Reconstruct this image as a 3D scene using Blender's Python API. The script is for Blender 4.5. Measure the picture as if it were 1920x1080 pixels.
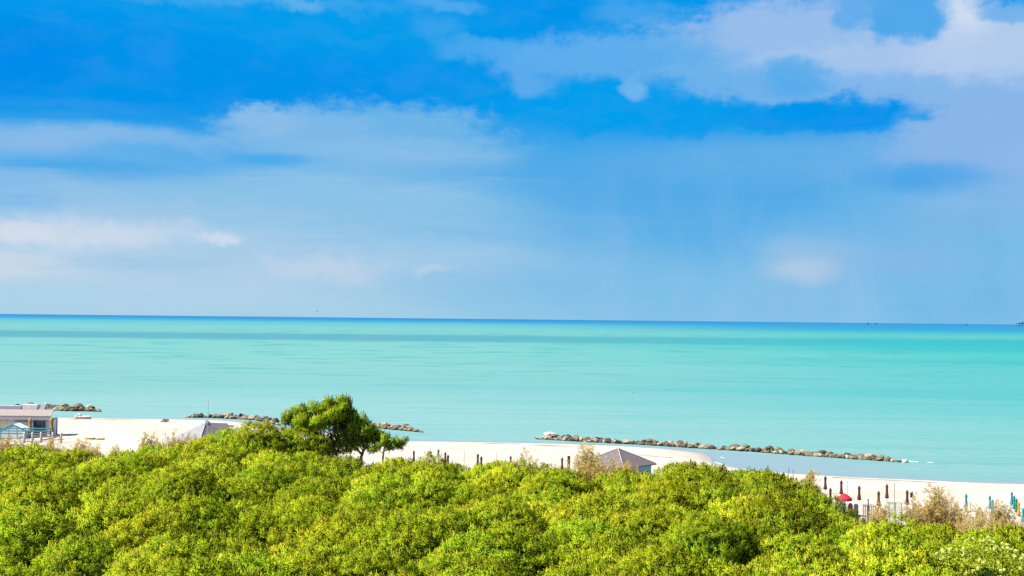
import bpy, math, random
import numpy as np
from mathutils import Vector, Matrix, Euler

S = bpy.context.scene
C = S.collection
R = math.radians
for o in list(bpy.data.objects):
    bpy.data.objects.remove(o)

# ------------------------------------------------------------------ camera, exposure
HCAM, FPX = 22.0, 2400.0
cam_d = bpy.data.cameras.new('camera')
cam_d.sensor_fit = 'HORIZONTAL'
cam_d.sensor_width = 36.0
cam_d.lens = 36.0 * FPX / 1920.0
cam_d.clip_start = 0.5
cam_d.clip_end = 200000.0
cam = bpy.data.objects.new('camera', cam_d)
C.objects.link(cam)
PITCH = math.atan(58.0 / FPX)
ROLL = math.atan(20.0 / 1920.0)
RM = (Matrix.Rotation(R(90) + PITCH, 4, 'X') @ Matrix.Rotation(ROLL, 4, 'Z'))
cam.matrix_world = Matrix.Translation((0, 0, HCAM)) @ RM
S.camera = cam
S.view_settings.view_transform = 'Standard'
S.view_settings.look = 'None'
S.view_settings.gamma = 1.0
EXPO = 1.9
S.view_settings.exposure = EXPO
GAIN = 2.0 ** EXPO
S.cycles.max_bounces = 6
S.cycles.diffuse_bounces = 2
S.cycles.transparent_max_bounces = 4
S.cycles.use_denoising = False

R3 = RM.to_3x3()
def ray(px, py):
    return (R3 @ Vector(((px - 960) / FPX, (540 - py) / FPX, -1.0)))
def at(px, py, z=None, Y=None):
    """point of the place seen at a pixel of the photograph, on a level z or at a distance Y"""
    d = ray(px, py)
    t = (z - HCAM) / d.z if Y is None else Y / d.y
    return Vector((d.x * t, d.y * t, HCAM + d.z * t))

def lin(c):
    return tuple(((v / 255) / 12.92 if v / 255 <= 0.04045 else ((v / 255 + 0.055) / 1.055) ** 2.4) for v in c)

# ------------------------------------------------------------------ sun and sky
SUN_AZ, SUN_EL = R(252), R(49)          # azimuth clockwise from +Y: left and behind the camera
sdir = Vector((math.sin(SUN_AZ) * math.cos(SUN_EL), math.cos(SUN_AZ) * math.cos(SUN_EL), math.sin(SUN_EL)))
sl = bpy.data.lights.new('sun', 'SUN')
sl.energy = 4.8
sl.angle = R(0.53)
sl.color = (1.0, 0.95, 0.86)
so = bpy.data.objects.new('sun', sl)
so.rotation_euler = sdir.to_track_quat('Z', 'Y').to_euler()
so.location = sdir * 300
C.objects.link(so)

W = bpy.data.worlds.new('World')
S.world = W
W.use_nodes = True
NT = W.node_tree
NT.nodes.clear()
class NG:
    """small node-graph helper"""
    def __init__(s, t): s.t = t
    def n(s, typ, **kw):
        x = s.t.nodes.new(typ)
        for k, v in kw.items(): setattr(x, k, v)
        return x
    def put(s, sock, v):
        if isinstance(v, bpy.types.NodeSocket): s.t.links.new(v, sock)
        elif v is not None:
            if hasattr(sock.default_value, '__len__') and len(sock.default_value) == 4 and len(v) == 3: v = (*v, 1.0)
            sock.default_value = v
    def math(s, op, a, b=None, c=None, clamp=False):
        x = s.n('ShaderNodeMath', operation=op, use_clamp=clamp)
        s.put(x.inputs[0], a); s.put(x.inputs[1], b); s.put(x.inputs[2], c)
        return x.outputs[0]
    def vec(s, op, a, b=None, c=None):
        x = s.n('ShaderNodeVectorMath', operation=op)
        s.put(x.inputs[0], a); s.put(x.inputs[1], b); s.put(x.inputs[2], c)
        return x.outputs['Value'] if op in ('LENGTH', 'DOT_PRODUCT') else x.outputs[0]
    def xyz(s, x, y, z=0.0):
        c = s.n('ShaderNodeCombineXYZ')
        s.put(c.inputs[0], x); s.put(c.inputs[1], y); s.put(c.inputs[2], z)
        return c.outputs[0]
    def sep(s, v):
        c = s.n('ShaderNodeSeparateXYZ'); s.put(c.inputs[0], v)
        return c.outputs
    def noise(s, v, scale=1.0, detail=4.0, rough=0.5, col=False, dist=0.0):
        x = s.n('ShaderNodeTexNoise'); s.put(x.inputs['Vector'], v)
        x.inputs['Scale'].default_value = scale; x.inputs['Detail'].default_value = detail
        x.inputs['Roughness'].default_value = rough; x.inputs['Distortion'].default_value = dist
        return x.outputs['Color' if col else 'Fac']
    def rng(s, v, a, b, c=0.0, d=1.0, smooth=True):
        x = s.n('ShaderNodeMapRange', interpolation_type='SMOOTHSTEP' if smooth else 'LINEAR', clamp=True)
        for i, q in enumerate((v, a, b, c, d)): s.put(x.inputs[i], q)
        return x.outputs[0]
    def mix(s, f, a, b, mode='MIX'):
        x = s.n('ShaderNodeMix', data_type='RGBA', blend_type=mode)
        s.put(x.inputs[0], f); s.put(x.inputs[6], a); s.put(x.inputs[7], b)
        return x.outputs[2]
    def ramp(s, f, stops):
        x = s.n('ShaderNodeValToRGB'); s.put(x.inputs[0], f)
        e = x.color_ramp.elements
        while len(e) < len(stops): e.new(0.5)
        for k, (p, c) in zip(e, stops):
            k.position = p; k.color = (*c, 1.0)
        return x.outputs[0]

SKY = 0.1
g = NG(NT)
def skc(c):                                # sky radiance that develops to this colour
    return tuple(v / (SKY * GAIN) for v in lin(c))
tc = g.n('ShaderNodeTexCoord')
dx, dy, dz = g.sep(tc.outputs['Generated'])
az = g.math('ARCTAN2', dx, dy)
el = g.math('ARCSINE', dz)
p0 = g.xyz(g.math('MULTIPLY', az, 24.0), g.math('MULTIPLY', el, 24.0))      # 100 photo pixels = 1 unit
nz = g.noise(g.vec('MULTIPLY', p0, (0.45, 1.0, 1.0)), 1.0, 5.0, 0.55, col=True)
wv = g.vec('SUBTRACT', nz, (0.5, 0.5, 0.5))
pA = g.vec('MULTIPLY_ADD', wv, (1.3, 0.5, 0.0), p0)                          # soft layers
nz2 = g.noise(p0, 1.9, 6.0, 0.62, col=True)
pB = g.vec('MULTIPLY_ADD', g.vec('SUBTRACT', nz2, (0.5, 0.5, 0.5)), (0.75, 0.6, 0.0), pA)   # billowing edges
rag = g.math('MULTIPLY', g.math('SUBTRACT', g.noise(g.vec('MULTIPLY', p0, (1.3, 2.4, 1.0)), 1.6, 7.0, 0.66), 0.5), 1.05)          # torn edges
sky = g.n('ShaderNodeTexSky', sky_type='NISHITA')
sky.sun_disc = False
sky.sun_elevation = SUN_EL
sky.sun_rotation = SUN_AZ
sky.altitude = 20
sky.dust_density = 0.5
sky.ozone_density = 2.5
deep = g.mix(1.0, sky.outputs[0], (0.6, 0.85, 1.0), 'MULTIPLY')
# unseen cloud over the rest of the dome, toned to neutralise fill light
fb = g.noise(g.vec('MULTIPLY', tc.outputs['Generated'], (2.5, 2.5, 6.0)), 1.0, 6.0, 0.55)
col = g.mix(g.math('MULTIPLY', g.rng(fb, 0.38, 0.6), 0.85), deep, skc((178, 190, 208)))
# seaward sky: deep blue above, paler to the horizon
grad = g.ramp(g.rng(el, 0.0, 0.27, smooth=False), [
    (0.0, skc((140, 200, 232))), (0.15, skc((122, 190, 231))), (0.32, skc((98, 177, 232))), (0.46, skc((72, 170, 230))),
    (0.58, skc((10, 155, 235))), (0.9, skc((0, 152, 236)))])
front = g.math('MULTIPLY', g.rng(g.math('ABSOLUTE', az), 0.55, 1.0, 1.0, 0.0), g.rng(el, 0.27, 0.5, 1.0, 0.0))
paint = grad
def blob(px, py, rx, ry, c, a=1.0, soft=0.5, w='A'):
    global paint
    d = ray(px, py).normalized()
    cx, cy = math.atan2(d.x, d.y) * 24, math.asin(d.z) * 24
    sx, sy = 100.0 / rx, 100.0 / ry
    v = g.vec('MULTIPLY_ADD', pA if w == 'A' else pB if w == 'B' else p0, (sx, sy, 0.0), (-cx * sx, -cy * sy, 0.0))
    ln_ = g.vec('LENGTH', v)
    m = g.rng(g.math('ADD', ln_, rag) if w == 'B' else ln_, 1 - soft, 1 + soft, a, 0.0)
    paint = g.mix(m, paint, skc(c))
# -- the deep blue parts
blob(300, 130, 560, 85, (0, 145, 234), 0.9, 0.6)
blob(20, 105, 110, 50, (0, 136, 234), 0.7, 0.6)
blob(960, 30, 160, 45, (0, 142, 234), 0.8, 0.6)
blob(650, 40, 350, 60, (0, 158, 235), 0.6, 0.6)
# -- long pale layers at left
blob(250, 330, 820, 75, (100, 178, 233), 0.9, 0.35)
blob(700, 270, 250, 75, (112, 182, 232), 0.95, 0.3, 'B')
blob(560, 245, 150, 45, (124, 185, 232), 0.9, 0.3, 'B')
blob(90, 262, 330, 32, (112, 180, 235), 0.95, 0.35)
blob(130, 266, 120, 16, (150, 190, 230), 0.8, 0.7)
blob(330, 285, 170, 26, (92, 175, 234), 0.9, 0.5)
blob(170, 318, 200, 15, (52, 164, 233), 0.9, 0.6)
blob(10, 335, 60, 16, (40, 158, 234), 0.8, 0.7)
blob(120, 258, 300, 15, (134, 186, 233), 0.7, 0.6, 'B')
blob(515, 291, 90, 11, (66, 168, 234), 0.9, 0.6)
blob(740, 283, 150, 22, (138, 190, 233), 0.75, 0.5, 'B')
blob(500, 226, 70, 16, (142, 190, 233), 0.8, 0.5, 'B')
blob(250, 470, 830, 130, (146, 196, 231), 1.0, 0.3)
blob(640, 395, 370, 70, (140, 195, 231), 0.9, 0.45)
blob(760, 290, 180, 30, (128, 187, 232), 0.8, 0.6)
blob(20, 375, 130, 22, (112, 182, 233), 0.7, 0.6)
blob(150, 510, 520, 85, (180, 211, 233), 0.95, 0.5)
blob(820, 440, 120, 14, (120, 186, 231), 0.7, 0.7)
blob(600, 480, 330, 45, (165, 203, 232), 0.8, 0.6)
blob(190, 430, 140, 26, (208, 220, 236), 0.85, 0.8, 'B')
blob(15, 432, 60, 16, (216, 223, 235), 0.8, 0.7, 'B')
blob(415, 448, 36, 10, (212, 222, 237), 0.8, 0.85, 'B')
blob(60, 500, 110, 30, (206, 219, 232), 0.85, 0.7, 'B')
blob(330, 510, 220, 35, (176, 208, 231), 0.5, 0.7, 'B')
blob(600, 505, 110, 22, (192, 212, 232), 0.8, 0.7, 'B')
blob(818, 508, 32, 8, (190, 211, 233), 0.7, 0.8, 'B')
blob(250, 580, 820, 42, (170, 211, 231), 0.75, 0.7)
blob(760, 455, 130, 14, (150, 198, 233), 0.7, 0.7, 'B')
blob(300, 395, 240, 22, (160, 200, 232), 0.6, 0.7, 'B')
# -- wisps along the top left
blob(500, 5, 240, 12, (70, 170, 236), 0.7, 0.7, 'B')
blob(560, 8, 40, 14, (100, 178, 236), 0.7, 0.7, 'B')
blob(820, 3, 60, 12, (90, 176, 236), 0.7, 0.7, 'B')
# -- rain-blue right half
blob(1330, 330, 420, 60, (72, 166, 231), 0.6, 0.6)
blob(1250, 560, 330, 70, (124, 190, 231), 0.7, 0.7)
blob(1820, 460, 230, 130, (118, 186, 231), 0.8, 0.6)
blob(1650, 300, 460, 45, (104, 176, 233), 0.8, 0.5)
blob(1290, 400, 300, 85, (84, 172, 231), 0.65, 0.6)
blob(1850, 585, 160, 40, (112, 182, 231), 0.6, 0.7)
# -- big broken cloud at upper right
blob(1870, 210, 200, 150, (136, 182, 233), 1.0, 0.4, 'B')
blob(1560, 95, 330, 95, (130, 183, 235), 1.0, 0.3, 'B')
blob(1380, 130, 170, 50, (110, 178, 235), 1.0, 0.35, 'B')
blob(1110, 105, 200, 34, (96, 174, 236), 0.95, 0.4, 'B')
blob(1000, 150, 60, 38, (92, 172, 236), 0.8, 0.5, 'B')
blob(900, 95, 75, 22, (76, 170, 236), 0.8, 0.5, 'B')
blob(820, 55, 40, 18, (60, 166, 236), 0.7, 0.6, 'B')
blob(1440, 165, 70, 40, (112, 178, 234), 1.0, 0.35, 'B')
blob(1200, 30, 70, 26, (80, 170, 236), 0.6, 0.6, 'B')
blob(1480, 50, 140, 50, (156, 191, 235), 0.9, 0.55, 'B')
blob(1640, 105, 210, 28, (170, 200, 236), 0.85, 0.6, 'B')
blob(1860, 80, 120, 60, (182, 205, 237), 0.9, 0.5, 'B')
blob(1640, 50, 40, 40, (165, 198, 236), 0.8, 0.5, 'B')
blob(1695, 25, 80, 52, (80, 168, 235), 1.0, 0.3, 'B')
blob(1592, 15, 28, 38, (96, 172, 235), 0.9, 0.4, 'B')
blob(1815, 12, 38, 46, (208, 222, 241), 0.9, 0.8, 'B')
blob(1900, 20, 50, 20, (112, 178, 235), 0.9, 0.4, 'B')
blob(1500, 140, 70, 32, (82, 170, 235), 0.85, 0.5, 'B')
# -- blue gap and lens-shaped hole
blob(1130, 198, 190, 52, (0, 157, 236), 0.95, 0.35, 'B')
blob(1310, 216, 120, 36, (2, 156, 236), 0.95, 0.35, 'B')
blob(1197, 168, 24, 20, (112, 180, 236), 0.95, 0.4, 'A')
blob(1190, 148, 12, 18, (104, 178, 236), 0.9, 0.5, 'A')
blob(985, 165, 34, 22, (92, 172, 236), 0.8, 0.5, 'B')
blob(1550, 212, 170, 30, (0, 150, 235), 1.0, 0.35, 'B')
blob(1590, 218, 90, 18, (0, 144, 235), 0.7, 0.7, 'A')
blob(1690, 232, 55, 9, (20, 156, 235), 0.8, 0.6, 'B')
blob(1730, 335, 90, 30, (58, 162, 232), 0.7, 0.6)
# -- glowing bank low at right
blob(1500, 530, 95, 85, (134, 192, 230), 0.8, 0.7)
blob(1512, 490, 70, 34, (150, 192, 229), 0.85, 0.6)
blob(1515, 505, 52, 18, (182, 206, 230), 0.85, 0.85)
blob(1680, 490, 120, 30, (136, 184, 231), 0.6, 0.7)
blob(1800, 410, 110, 22, (126, 182, 232), 0.7, 0.7, 'B')
st_ = g.noise(g.vec('MULTIPLY', pA, (0.16, 1.5, 1.0)), 1.0, 6.0, 0.6)                 # thin layered veils low over the sea
lowm = g.math('MULTIPLY', g.rng(el, 0.10, 0.17, 1.0, 0.0), g.rng(az, -0.08, 0.06, 1.0, 0.2))
paint = g.mix(g.math('MULTIPLY', lowm, g.rng(st_, 0.5, 0.7, 0.0, 0.35)), paint, skc((186, 210, 234)))
paint = g.mix(g.math('MULTIPLY', lowm, g.rng(st_, 0.48, 0.3, 0.0, 0.25)), paint, skc((96, 178, 232)))
rv = g.noise(g.vec('MULTIPLY', pA, (0.9, 0.12, 1.0)), 1.0, 4.0, 0.6)                 # slanting rain veils at right
paint = g.mix(g.math('MULTIPLY', g.math('MULTIPLY', g.rng(el, 0.02, 0.16, 1.0, 0.0), g.rng(az, -0.05, 0.1)), g.rng(rv, 0.42, 0.68, 0.0, 0.35)), paint, skc((150, 195, 235)))
fine = g.noise(g.vec('MULTIPLY', pB, (0.8, 2.2, 1.0)), 1.0, 5.0, 0.6)
paint = g.mix(g.rng(fine, 0.4, 0.75, 0.0, 0.025), paint, skc((190, 214, 236)))
col = g.mix(front, col, paint)
bg = g.n('ShaderNodeBackground'); bg.inputs[1].default_value = SKY
g.put(bg.inputs[0], col)
wo = g.n('ShaderNodeOutputWorld')
NT.links.new(bg.outputs[0], wo.inputs[0])

# ------------------------------------------------------------------ helpers
rnd = random.Random(7)
def tag(o, label, cat, group=None):
    o['label'] = label; o['category'] = cat
    if group: o['group'] = group
    return o
def mesh(name, v, f, mats, parent=None, smooth=False, midx=None, tint=None):
    me = bpy.data.meshes.new(name)
    me.from_pydata(np.asarray(v).tolist(), [], f.tolist() if isinstance(f, np.ndarray) else f)
    for m in (mats if isinstance(mats, (list, tuple)) else [mats]): me.materials.append(m)
    if midx is not None: me.polygons.foreach_set('material_index', np.asarray(midx, dtype=np.int32))
    if tint is not None:
        tint = np.asarray(tint, dtype=np.float32)
        a = me.attributes.new('tint', 'FLOAT_COLOR', 'POINT')
        a.data.foreach_set('color', np.ascontiguousarray(tint[:, :4]).ravel())
        if tint.shape[1] == 7:
            a = me.attributes.new('nrm', 'FLOAT_VECTOR', 'POINT')
            a.data.foreach_set('vector', np.ascontiguousarray(tint[:, 4:]).ravel())
    if smooth: me.polygons.foreach_set('use_smooth', np.ones(len(me.polygons), dtype=bool))
    o = bpy.data.objects.new(name, me)
    C.objects.link(o)
    if parent is not None: o.parent = parent
    return o
def empty(name, loc, rz=0.0, label=None, cat=None, group=None, scale=1.0):
    o = bpy.data.objects.new(name, None)
    o.empty_display_size = 0.3
    C.objects.link(o); o.location = loc; o.rotation_euler = (0, 0, rz)
    o.scale = (scale,) * 3 if not hasattr(scale, '__len__') else scale
    if label: tag(o, label, cat, group)
    return o
def copy_tree(o, parent=None):
    c = o.copy(); C.objects.link(c)
    if parent is not None: c.parent = parent
    for ch in list(o.children): copy_tree(ch, c)
    return c
class MB:
    def __init__(s): s.v = []; s.f = []
    def add(s, v, f):
        b = len(s.v); s.v += [tuple(q) for q in v]; s.f += [tuple(b + i for i in q) for q in f]
    def box(s, x0, x1, y0, y1, z0, z1, rot=0.0, o=(0, 0, 0), bev=0.0):
        c, n = math.cos(rot), math.sin(rot)
        def q(x, y, z): return (o[0] + x * c - y * n, o[1] + x * n + y * c, o[2] + z)
        if bev <= 0:
            v = [q(x, y, z) for z in (z0, z1) for (x, y) in ((x0, y0), (x1, y0), (x1, y1), (x0, y1))]
            s.add(v, [(3, 2, 1, 0), (4, 5, 6, 7), (0, 1, 5, 4), (1, 2, 6, 5), (2, 3, 7, 6), (3, 0, 4, 7)])
        else:
            b = bev; v = []
            for z, i in ((z0, b), (z0 + b, 0), (z1 - b, 0), (z1, b)):
                for (x, y) in ((x0 + i, y0 + i), (x1 - i, y0 + i), (x1 - i, y1 - i), (x0 + i, y1 - i)): v.append(q(x, y, z))
            f = [(3, 2, 1, 0), (12, 13, 14, 15)]
            for k in range(3):
                for j in range(4): f.append((4 * k + j, 4 * k + (j + 1) % 4, 4 * k + 4 + (j + 1) % 4, 4 * k + 4 + j))
            s.add(v, f)
    def tube(s, pts, rad, n=8, caps=True):
        pts = [Vector(p) for p in pts]
        rad = rad if hasattr(rad, '__len__') else [rad] * len(pts)
        v, f = [], []
        for i, p in enumerate(pts):
            t = (pts[min(i + 1, len(pts) - 1)] - pts[max(i - 1, 0)]).normalized()
            a = t.orthogonal().normalized(); b = t.cross(a)
            if i and True:
                a = (pa - t * pa.dot(t)).normalized(); b = t.cross(a)
            pa = a
            for k in range(n):
                w = 2 * math.pi * k / n
                v.append(p + (a * math.cos(w) + b * math.sin(w)) * rad[i])
        for i in range(len(pts) - 1):
            for k in range(n):
                f.append((i * n + k, i * n + (k + 1) % n, (i + 1) * n + (k + 1) % n, (i + 1) * n + k))
        if caps: f += [tuple(range(n - 1, -1, -1)), tuple(range((len(pts) - 1) * n, len(pts) * n))]
        s.add(v, f)
    def lathe(s, prof, n=20, flute=0.0, k=8, twist=0.0):
        v, f = [], []
        for i, (r, z) in enumerate(prof):
            for j in range(n):
                w = 2 * math.pi * j / n
                rr = r * (1 + flute * math.cos(k * w + twist * i))
                v.append((rr * math.cos(w), rr * math.sin(w), z))
        for i in range(len(prof) - 1):
            for j in range(n):
                f.append((i * n + j, i * n + (j + 1) % n, (i + 1) * n + (j + 1) % n, (i + 1) * n + j))
        f += [tuple(range(n - 1, -1, -1)), tuple(range((len(prof) - 1) * n, len(prof) * n))]
        s.add(v, f)
    def obj(s, name, m, parent=None, smooth=False):
        return mesh(name, s.v, s.f, m, parent, smooth)

KA = 0.68
def surf(name, c1, c2=None, scale=2.0, rough=0.7, spec=0.3, bump=0.0, detail=5.0, lo=0.35, hi=0.65, obj_rand=0.0):
    """two-tone noise-varied painted / mineral / cloth surface"""
    m = bpy.data.materials.new(name); m.use_nodes = True
    t = NG(m.node_tree); b = m.node_tree.nodes['Principled BSDF']
    co = t.n('ShaderNodeTexCoord').outputs['Object']
    nf = t.noise(co, scale, detail, 0.6)
    c2 = c2 or tuple(v * 0.75 for v in c1)
    c = t.mix(t.rng(nf, lo, hi), tuple(v * KA for v in c1), tuple(v * KA for v in c2))
    if obj_rand:
        oi = t.n('ShaderNodeObjectInfo').outputs['Random']
        hs = t.n('ShaderNodeHueSaturation'); t.put(hs.inputs['Value'], t.rng(oi, 0, 1, 1 - obj_rand, 1 + obj_rand, False)); t.put(hs.inputs['Color'], c)
        c = hs.outputs[0]
    t.put(b.inputs['Base Color'], c)
    b.inputs['Roughness'].default_value = rough
    b.inputs['Specular IOR Level'].default_value = spec
    if bump:
        bp = t.n('ShaderNodeBump'); bp.inputs['Strength'].default_value = bump; bp.inputs['Distance'].default_value = 0.05
        t.put(bp.inputs['Height'], t.noise(co, scale * 4, 6.0, 0.6)); t.put(b.inputs['Normal'], bp.outputs[0])
    return m

# ------------------------------------------------------------------ shoreline
shore_px = [(0, 787), (120, 786), (300, 788), (440, 791), (560, 806), (700, 823), (770, 829), (900, 831), (1060, 834), (1180, 839), (1260, 844),
            (1316, 850), (1330, 858), (1334, 866), (1365, 875), (1420, 883), (1500, 890), (1600, 896), (1700, 900), (1800, 905), (1920, 909)]
SH = np.array([[*at(px, py, 0.0)[:2]] for px, py in shore_px])
SH = np.vstack([[-60000, 330], [-900, 300], [-300, 282], SH, [140, 152], [400, 100], [900, 60], [60000, -200]])
def shore_dist(x, y):
    """signed distance to the waterline, positive on land"""
    P = np.stack([x, y], -1)[..., None, :]
    A, B = SH[:-1], SH[1:]
    d = B - A
    t = np.clip(((P - A) * d).sum(-1) / (d * d).sum(-1), 0, 1)
    q = P - (A + t[..., None] * d)
    dist = np.sqrt((q * q).sum(-1)).min(-1)
    return np.where(y < np.interp(x, SH[:, 0], SH[:, 1]), dist, -dist)
def wob(x, y, s, seed=0):
    r = np.random.RandomState(seed); z = 0
    for k in range(7):
        a = r.uniform(0, 6.28); f = s * r.uniform(0.6, 1.7)
        z = z + np.sin((x * math.cos(a) + y * math.sin(a)) * f + r.uniform(0, 6.28))
    return z / 7 ** 0.5
CREST = [(-300, 846, 150), (0, 845, 150), (200, 852, 150), (300, 846, 150), (400, 838, 150), (560, 850, 151), (620, 868, 150), (700, 868, 149), (800, 860, 146), (870, 880, 142), (950, 877, 140),
         (1050, 888, 137), (1180, 890, 134), (1230, 884, 132), (1300, 880, 130), (1380, 894, 128), (1450, 895, 127), (1512, 922, 124), (1548, 958, 117), (1580, 985, 109),
         (1700, 987, 106), (1800, 1001, 103), (1920, 1004, 102), (2300, 1006, 100)]
cr_u = []; cr_Y = []; cr_z = []
for px, py, Y in CREST:
    q = at(px, py, Y=Y); cr_u.append(q.x / q.y); cr_Y.append(Y); cr_z.append(q.z)
def crestY(x, y): return np.interp(x / np.maximum(y, 20), cr_u, cr_Y)
def crestZ(x, y): return np.interp(x / np.maximum(y, 20), cr_u, cr_z)
def ground_z(x, y):
    x = np.asarray(x, float); y = np.asarray(y, float)
    d = shore_dist(x, y)
    z = np.where(d > 0, 1.5 * (1 - np.exp(-d / 9.0)), np.maximum(0.10 * d, -4.0))
    cy = crestY(x, y)
    t = np.clip((cy + 12 - y) / 25.0, 0, 1); t = t * t * (3 - 2 * t)
    return z + 1.0 * t + 0.05 * wob(x, y, 0.5, 1) * np.clip(d / 15, 0, 1) + 0.03 * wob(x, y, 1.6, 2) * np.clip(d / 10, 0, 1)
def gz(x, y): return float(ground_z(np.array([x]), np.array([y]))[0])

def axis_grid(fine0, fine1, step, far0, far1, grow=1.25):
    a = list(np.arange(fine0, fine1 + 1e-6, step))
    s = step
    while a[-1] < far1: s *= grow; a.append(min(a[-1] + s, far1))
    s = step
    while a[0] > far0: s *= grow; a.insert(0, max(a[0] - s, far0))
    return np.array(a)
def grid_mesh(xs, ys, zf):
    X, Y = np.meshgrid(xs, ys)
    Z = zf(X.ravel(), Y.ravel())
    v = np.stack([X.ravel(), Y.ravel(), Z], -1)
    nx, ny = len(xs), len(ys)
    i = np.arange((ny - 1) * (nx - 1)); r = i // (nx - 1); c = i % (nx - 1); a = r * nx + c
    return v, np.stack([a, a + 1, a + nx + 1, a + nx], -1)

# sand: beach and the dune floor under the pines
ms = bpy.data.materials.new('pale_sand'); ms.use_nodes = True
t = NG(ms.node_tree); b = ms.node_tree.nodes['Principled BSDF']
pos = t.n('ShaderNodeNewGeometry').outputs['Position']
n1 = t.noise(pos, 0.12, 6, 0.6); n2 = t.noise(pos, 1.5, 5, 0.7)
c = t.mix(t.rng(n1, 0.35, 0.65), (0.284, 0.252, 0.222), (0.238, 0.206, 0.169))
c = t.mix(t.rng(n2, 0.5, 0.8, 0, 0.35), c, (0.23, 0.18, 0.13))
n3 = t.noise(t.vec('MULTIPLY', pos, (0.12, 0.5, 1.0)), 1.0, 6, 0.7)
c = t.mix(t.rng(n3, 0.56, 0.72, 0, 0.45), c, (0.21, 0.16, 0.11))
zz = t.sep(pos)[2]
wet = t.rng(t.math('ADD', zz, t.math('MULTIPLY', t.math('SUBTRACT', n2, 0.5), 0.2)), 0.06, 0.42, 1, 0)
c = t.mix(t.math('MULTIPLY', wet, 0.8), c, (0.165, 0.145, 0.13))
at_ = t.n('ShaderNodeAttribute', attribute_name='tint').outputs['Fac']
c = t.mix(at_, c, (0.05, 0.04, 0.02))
t.put(b.inputs['Base Color'], c)
b.inputs['Roughness'].default_value = 0.9; b.inputs['Specular IOR Level'].default_value = 0.1
bp = t.n('ShaderNodeBump'); bp.inputs['Strength'].default_value = 0.35; bp.inputs['Distance'].default_value = 0.12
t.put(bp.inputs['Height'], t.noise(pos, 1.3, 6, 0.65)); t.put(b.inputs['Normal'], bp.outputs[0])
xs = axis_grid(-130, 130, 1.6, -2500, 2500); ys = axis_grid(60, 300, 1.4, -2500, 420)
v, f = grid_mesh(xs, ys, ground_z)
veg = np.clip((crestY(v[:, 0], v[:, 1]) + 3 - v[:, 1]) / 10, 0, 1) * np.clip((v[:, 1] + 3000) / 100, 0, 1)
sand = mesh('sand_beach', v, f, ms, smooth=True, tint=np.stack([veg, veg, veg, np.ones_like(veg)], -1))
sand['kind'] = 'structure'

# sea
mw = bpy.data.materials.new('turquoise_water'); mw.use_nodes = True
t = NG(mw.node_tree); nt = mw.node_tree; nt.nodes.remove(nt.nodes['Principled BSDF'])
pos = t.n('ShaderNodeNewGeometry').outputs['Position']
wx, wy, wz = t.sep(pos)
inv = t.math('DIVIDE', 22 * FPX, t.math('MAXIMUM', wy, 60.0))            # seabed bands thin out with distance from the shore
bands = t.noise(t.xyz(t.math('MULTIPLY', wx, 0.0035), t.math('MULTIPLY', inv, 0.06)), 1.0, 5, 0.6)
bands2 = t.noise(t.xyz(t.math('MULTIPLY', wx, 0.02), t.math('MULTIPLY', inv, 0.25)), 1.0, 4, 0.6)
iv = t.math('ADD', inv, t.math('MULTIPLY', t.math('SUBTRACT', bands, 0.5), t.rng(inv, 0, 60, 2.0, 8.0)))
def alb(c): return tuple(min(0.9, q * WA) for q in lin(c))
WA = 0.212
AX = lambda s: [(p / 300.0, alb(c)) for p, c in s]
left_r = t.ramp(t.math('DIVIDE', iv, 300.0), AX([
    (0, (0, 140, 218)), (3.5, (0, 150, 220)), (7, (40, 176, 222)), (11, (100, 204, 218)), (20, (132, 216, 212)), (30, (130, 214, 212)), (33, (98, 186, 202)), (42, (98, 186, 202)),
    (46, (138, 220, 214)), (70, (142, 222, 214)), (90, (150, 222, 216)), (130, (150, 220, 218)), (160, (168, 228, 224)), (200, (174, 228, 226))]))
right_r = t.ramp(t.math('DIVIDE', iv, 300.0), AX([
    (0, (0, 146, 222)), (5, (0, 160, 224)), (13, (0, 172, 220)), (19, (56, 200, 212)), (24, (96, 210, 206)), (28, (92, 206, 206)), (32, (24, 198, 206)), (50, (26, 206, 206)), (60, (84, 214, 210)),
    (72, (60, 208, 206)), (88, (96, 213, 212)), (140, (86, 210, 212)), (180, (112, 216, 213)), (230, (136, 220, 214)), (270, (145, 217, 214))]))
lrn = t.math('ADD', t.math('ADD', wx, t.math('MULTIPLY', wy, -0.06)), t.math('MULTIPLY', t.math('SUBTRACT', bands, 0.5), 260.0))
lr = t.rng(t.math('DIVIDE', lrn, t.math('ADD', 160.0, t.math('MULTIPLY', wy, 0.30))), -0.35, 0.75)
c = t.mix(lr, left_r, right_r)
# seagrass streaks
sg = t.math('MULTIPLY', t.rng(bands2, 0.5, 0.68), t.rng(inv, 8, 40, 0.3, 1.0))
sg = t.math('MULTIPLY', sg, t.rng(inv, 60, 150, 0.6, 0.2))
c = t.mix(sg, c, alb((72, 192, 196)))
# sheltered shallows over clouded sand
sd = t.n('ShaderNodeAttribute', attribute_name='tint').outputs['Fac']
sdn = t.math('ADD', sd, t.math('MULTIPLY', t.math('SUBTRACT', t.noise(pos, 0.06, 4, 0.6), 0.5), 0.25))
c = t.mix(t.rng(sdn, 0.15, 0.95), c, alb((178, 207, 222)))
c = t.mix(t.rng(sdn, 0.88, 1.02, 0, 0.6), c, alb((170, 192, 218)))
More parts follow.
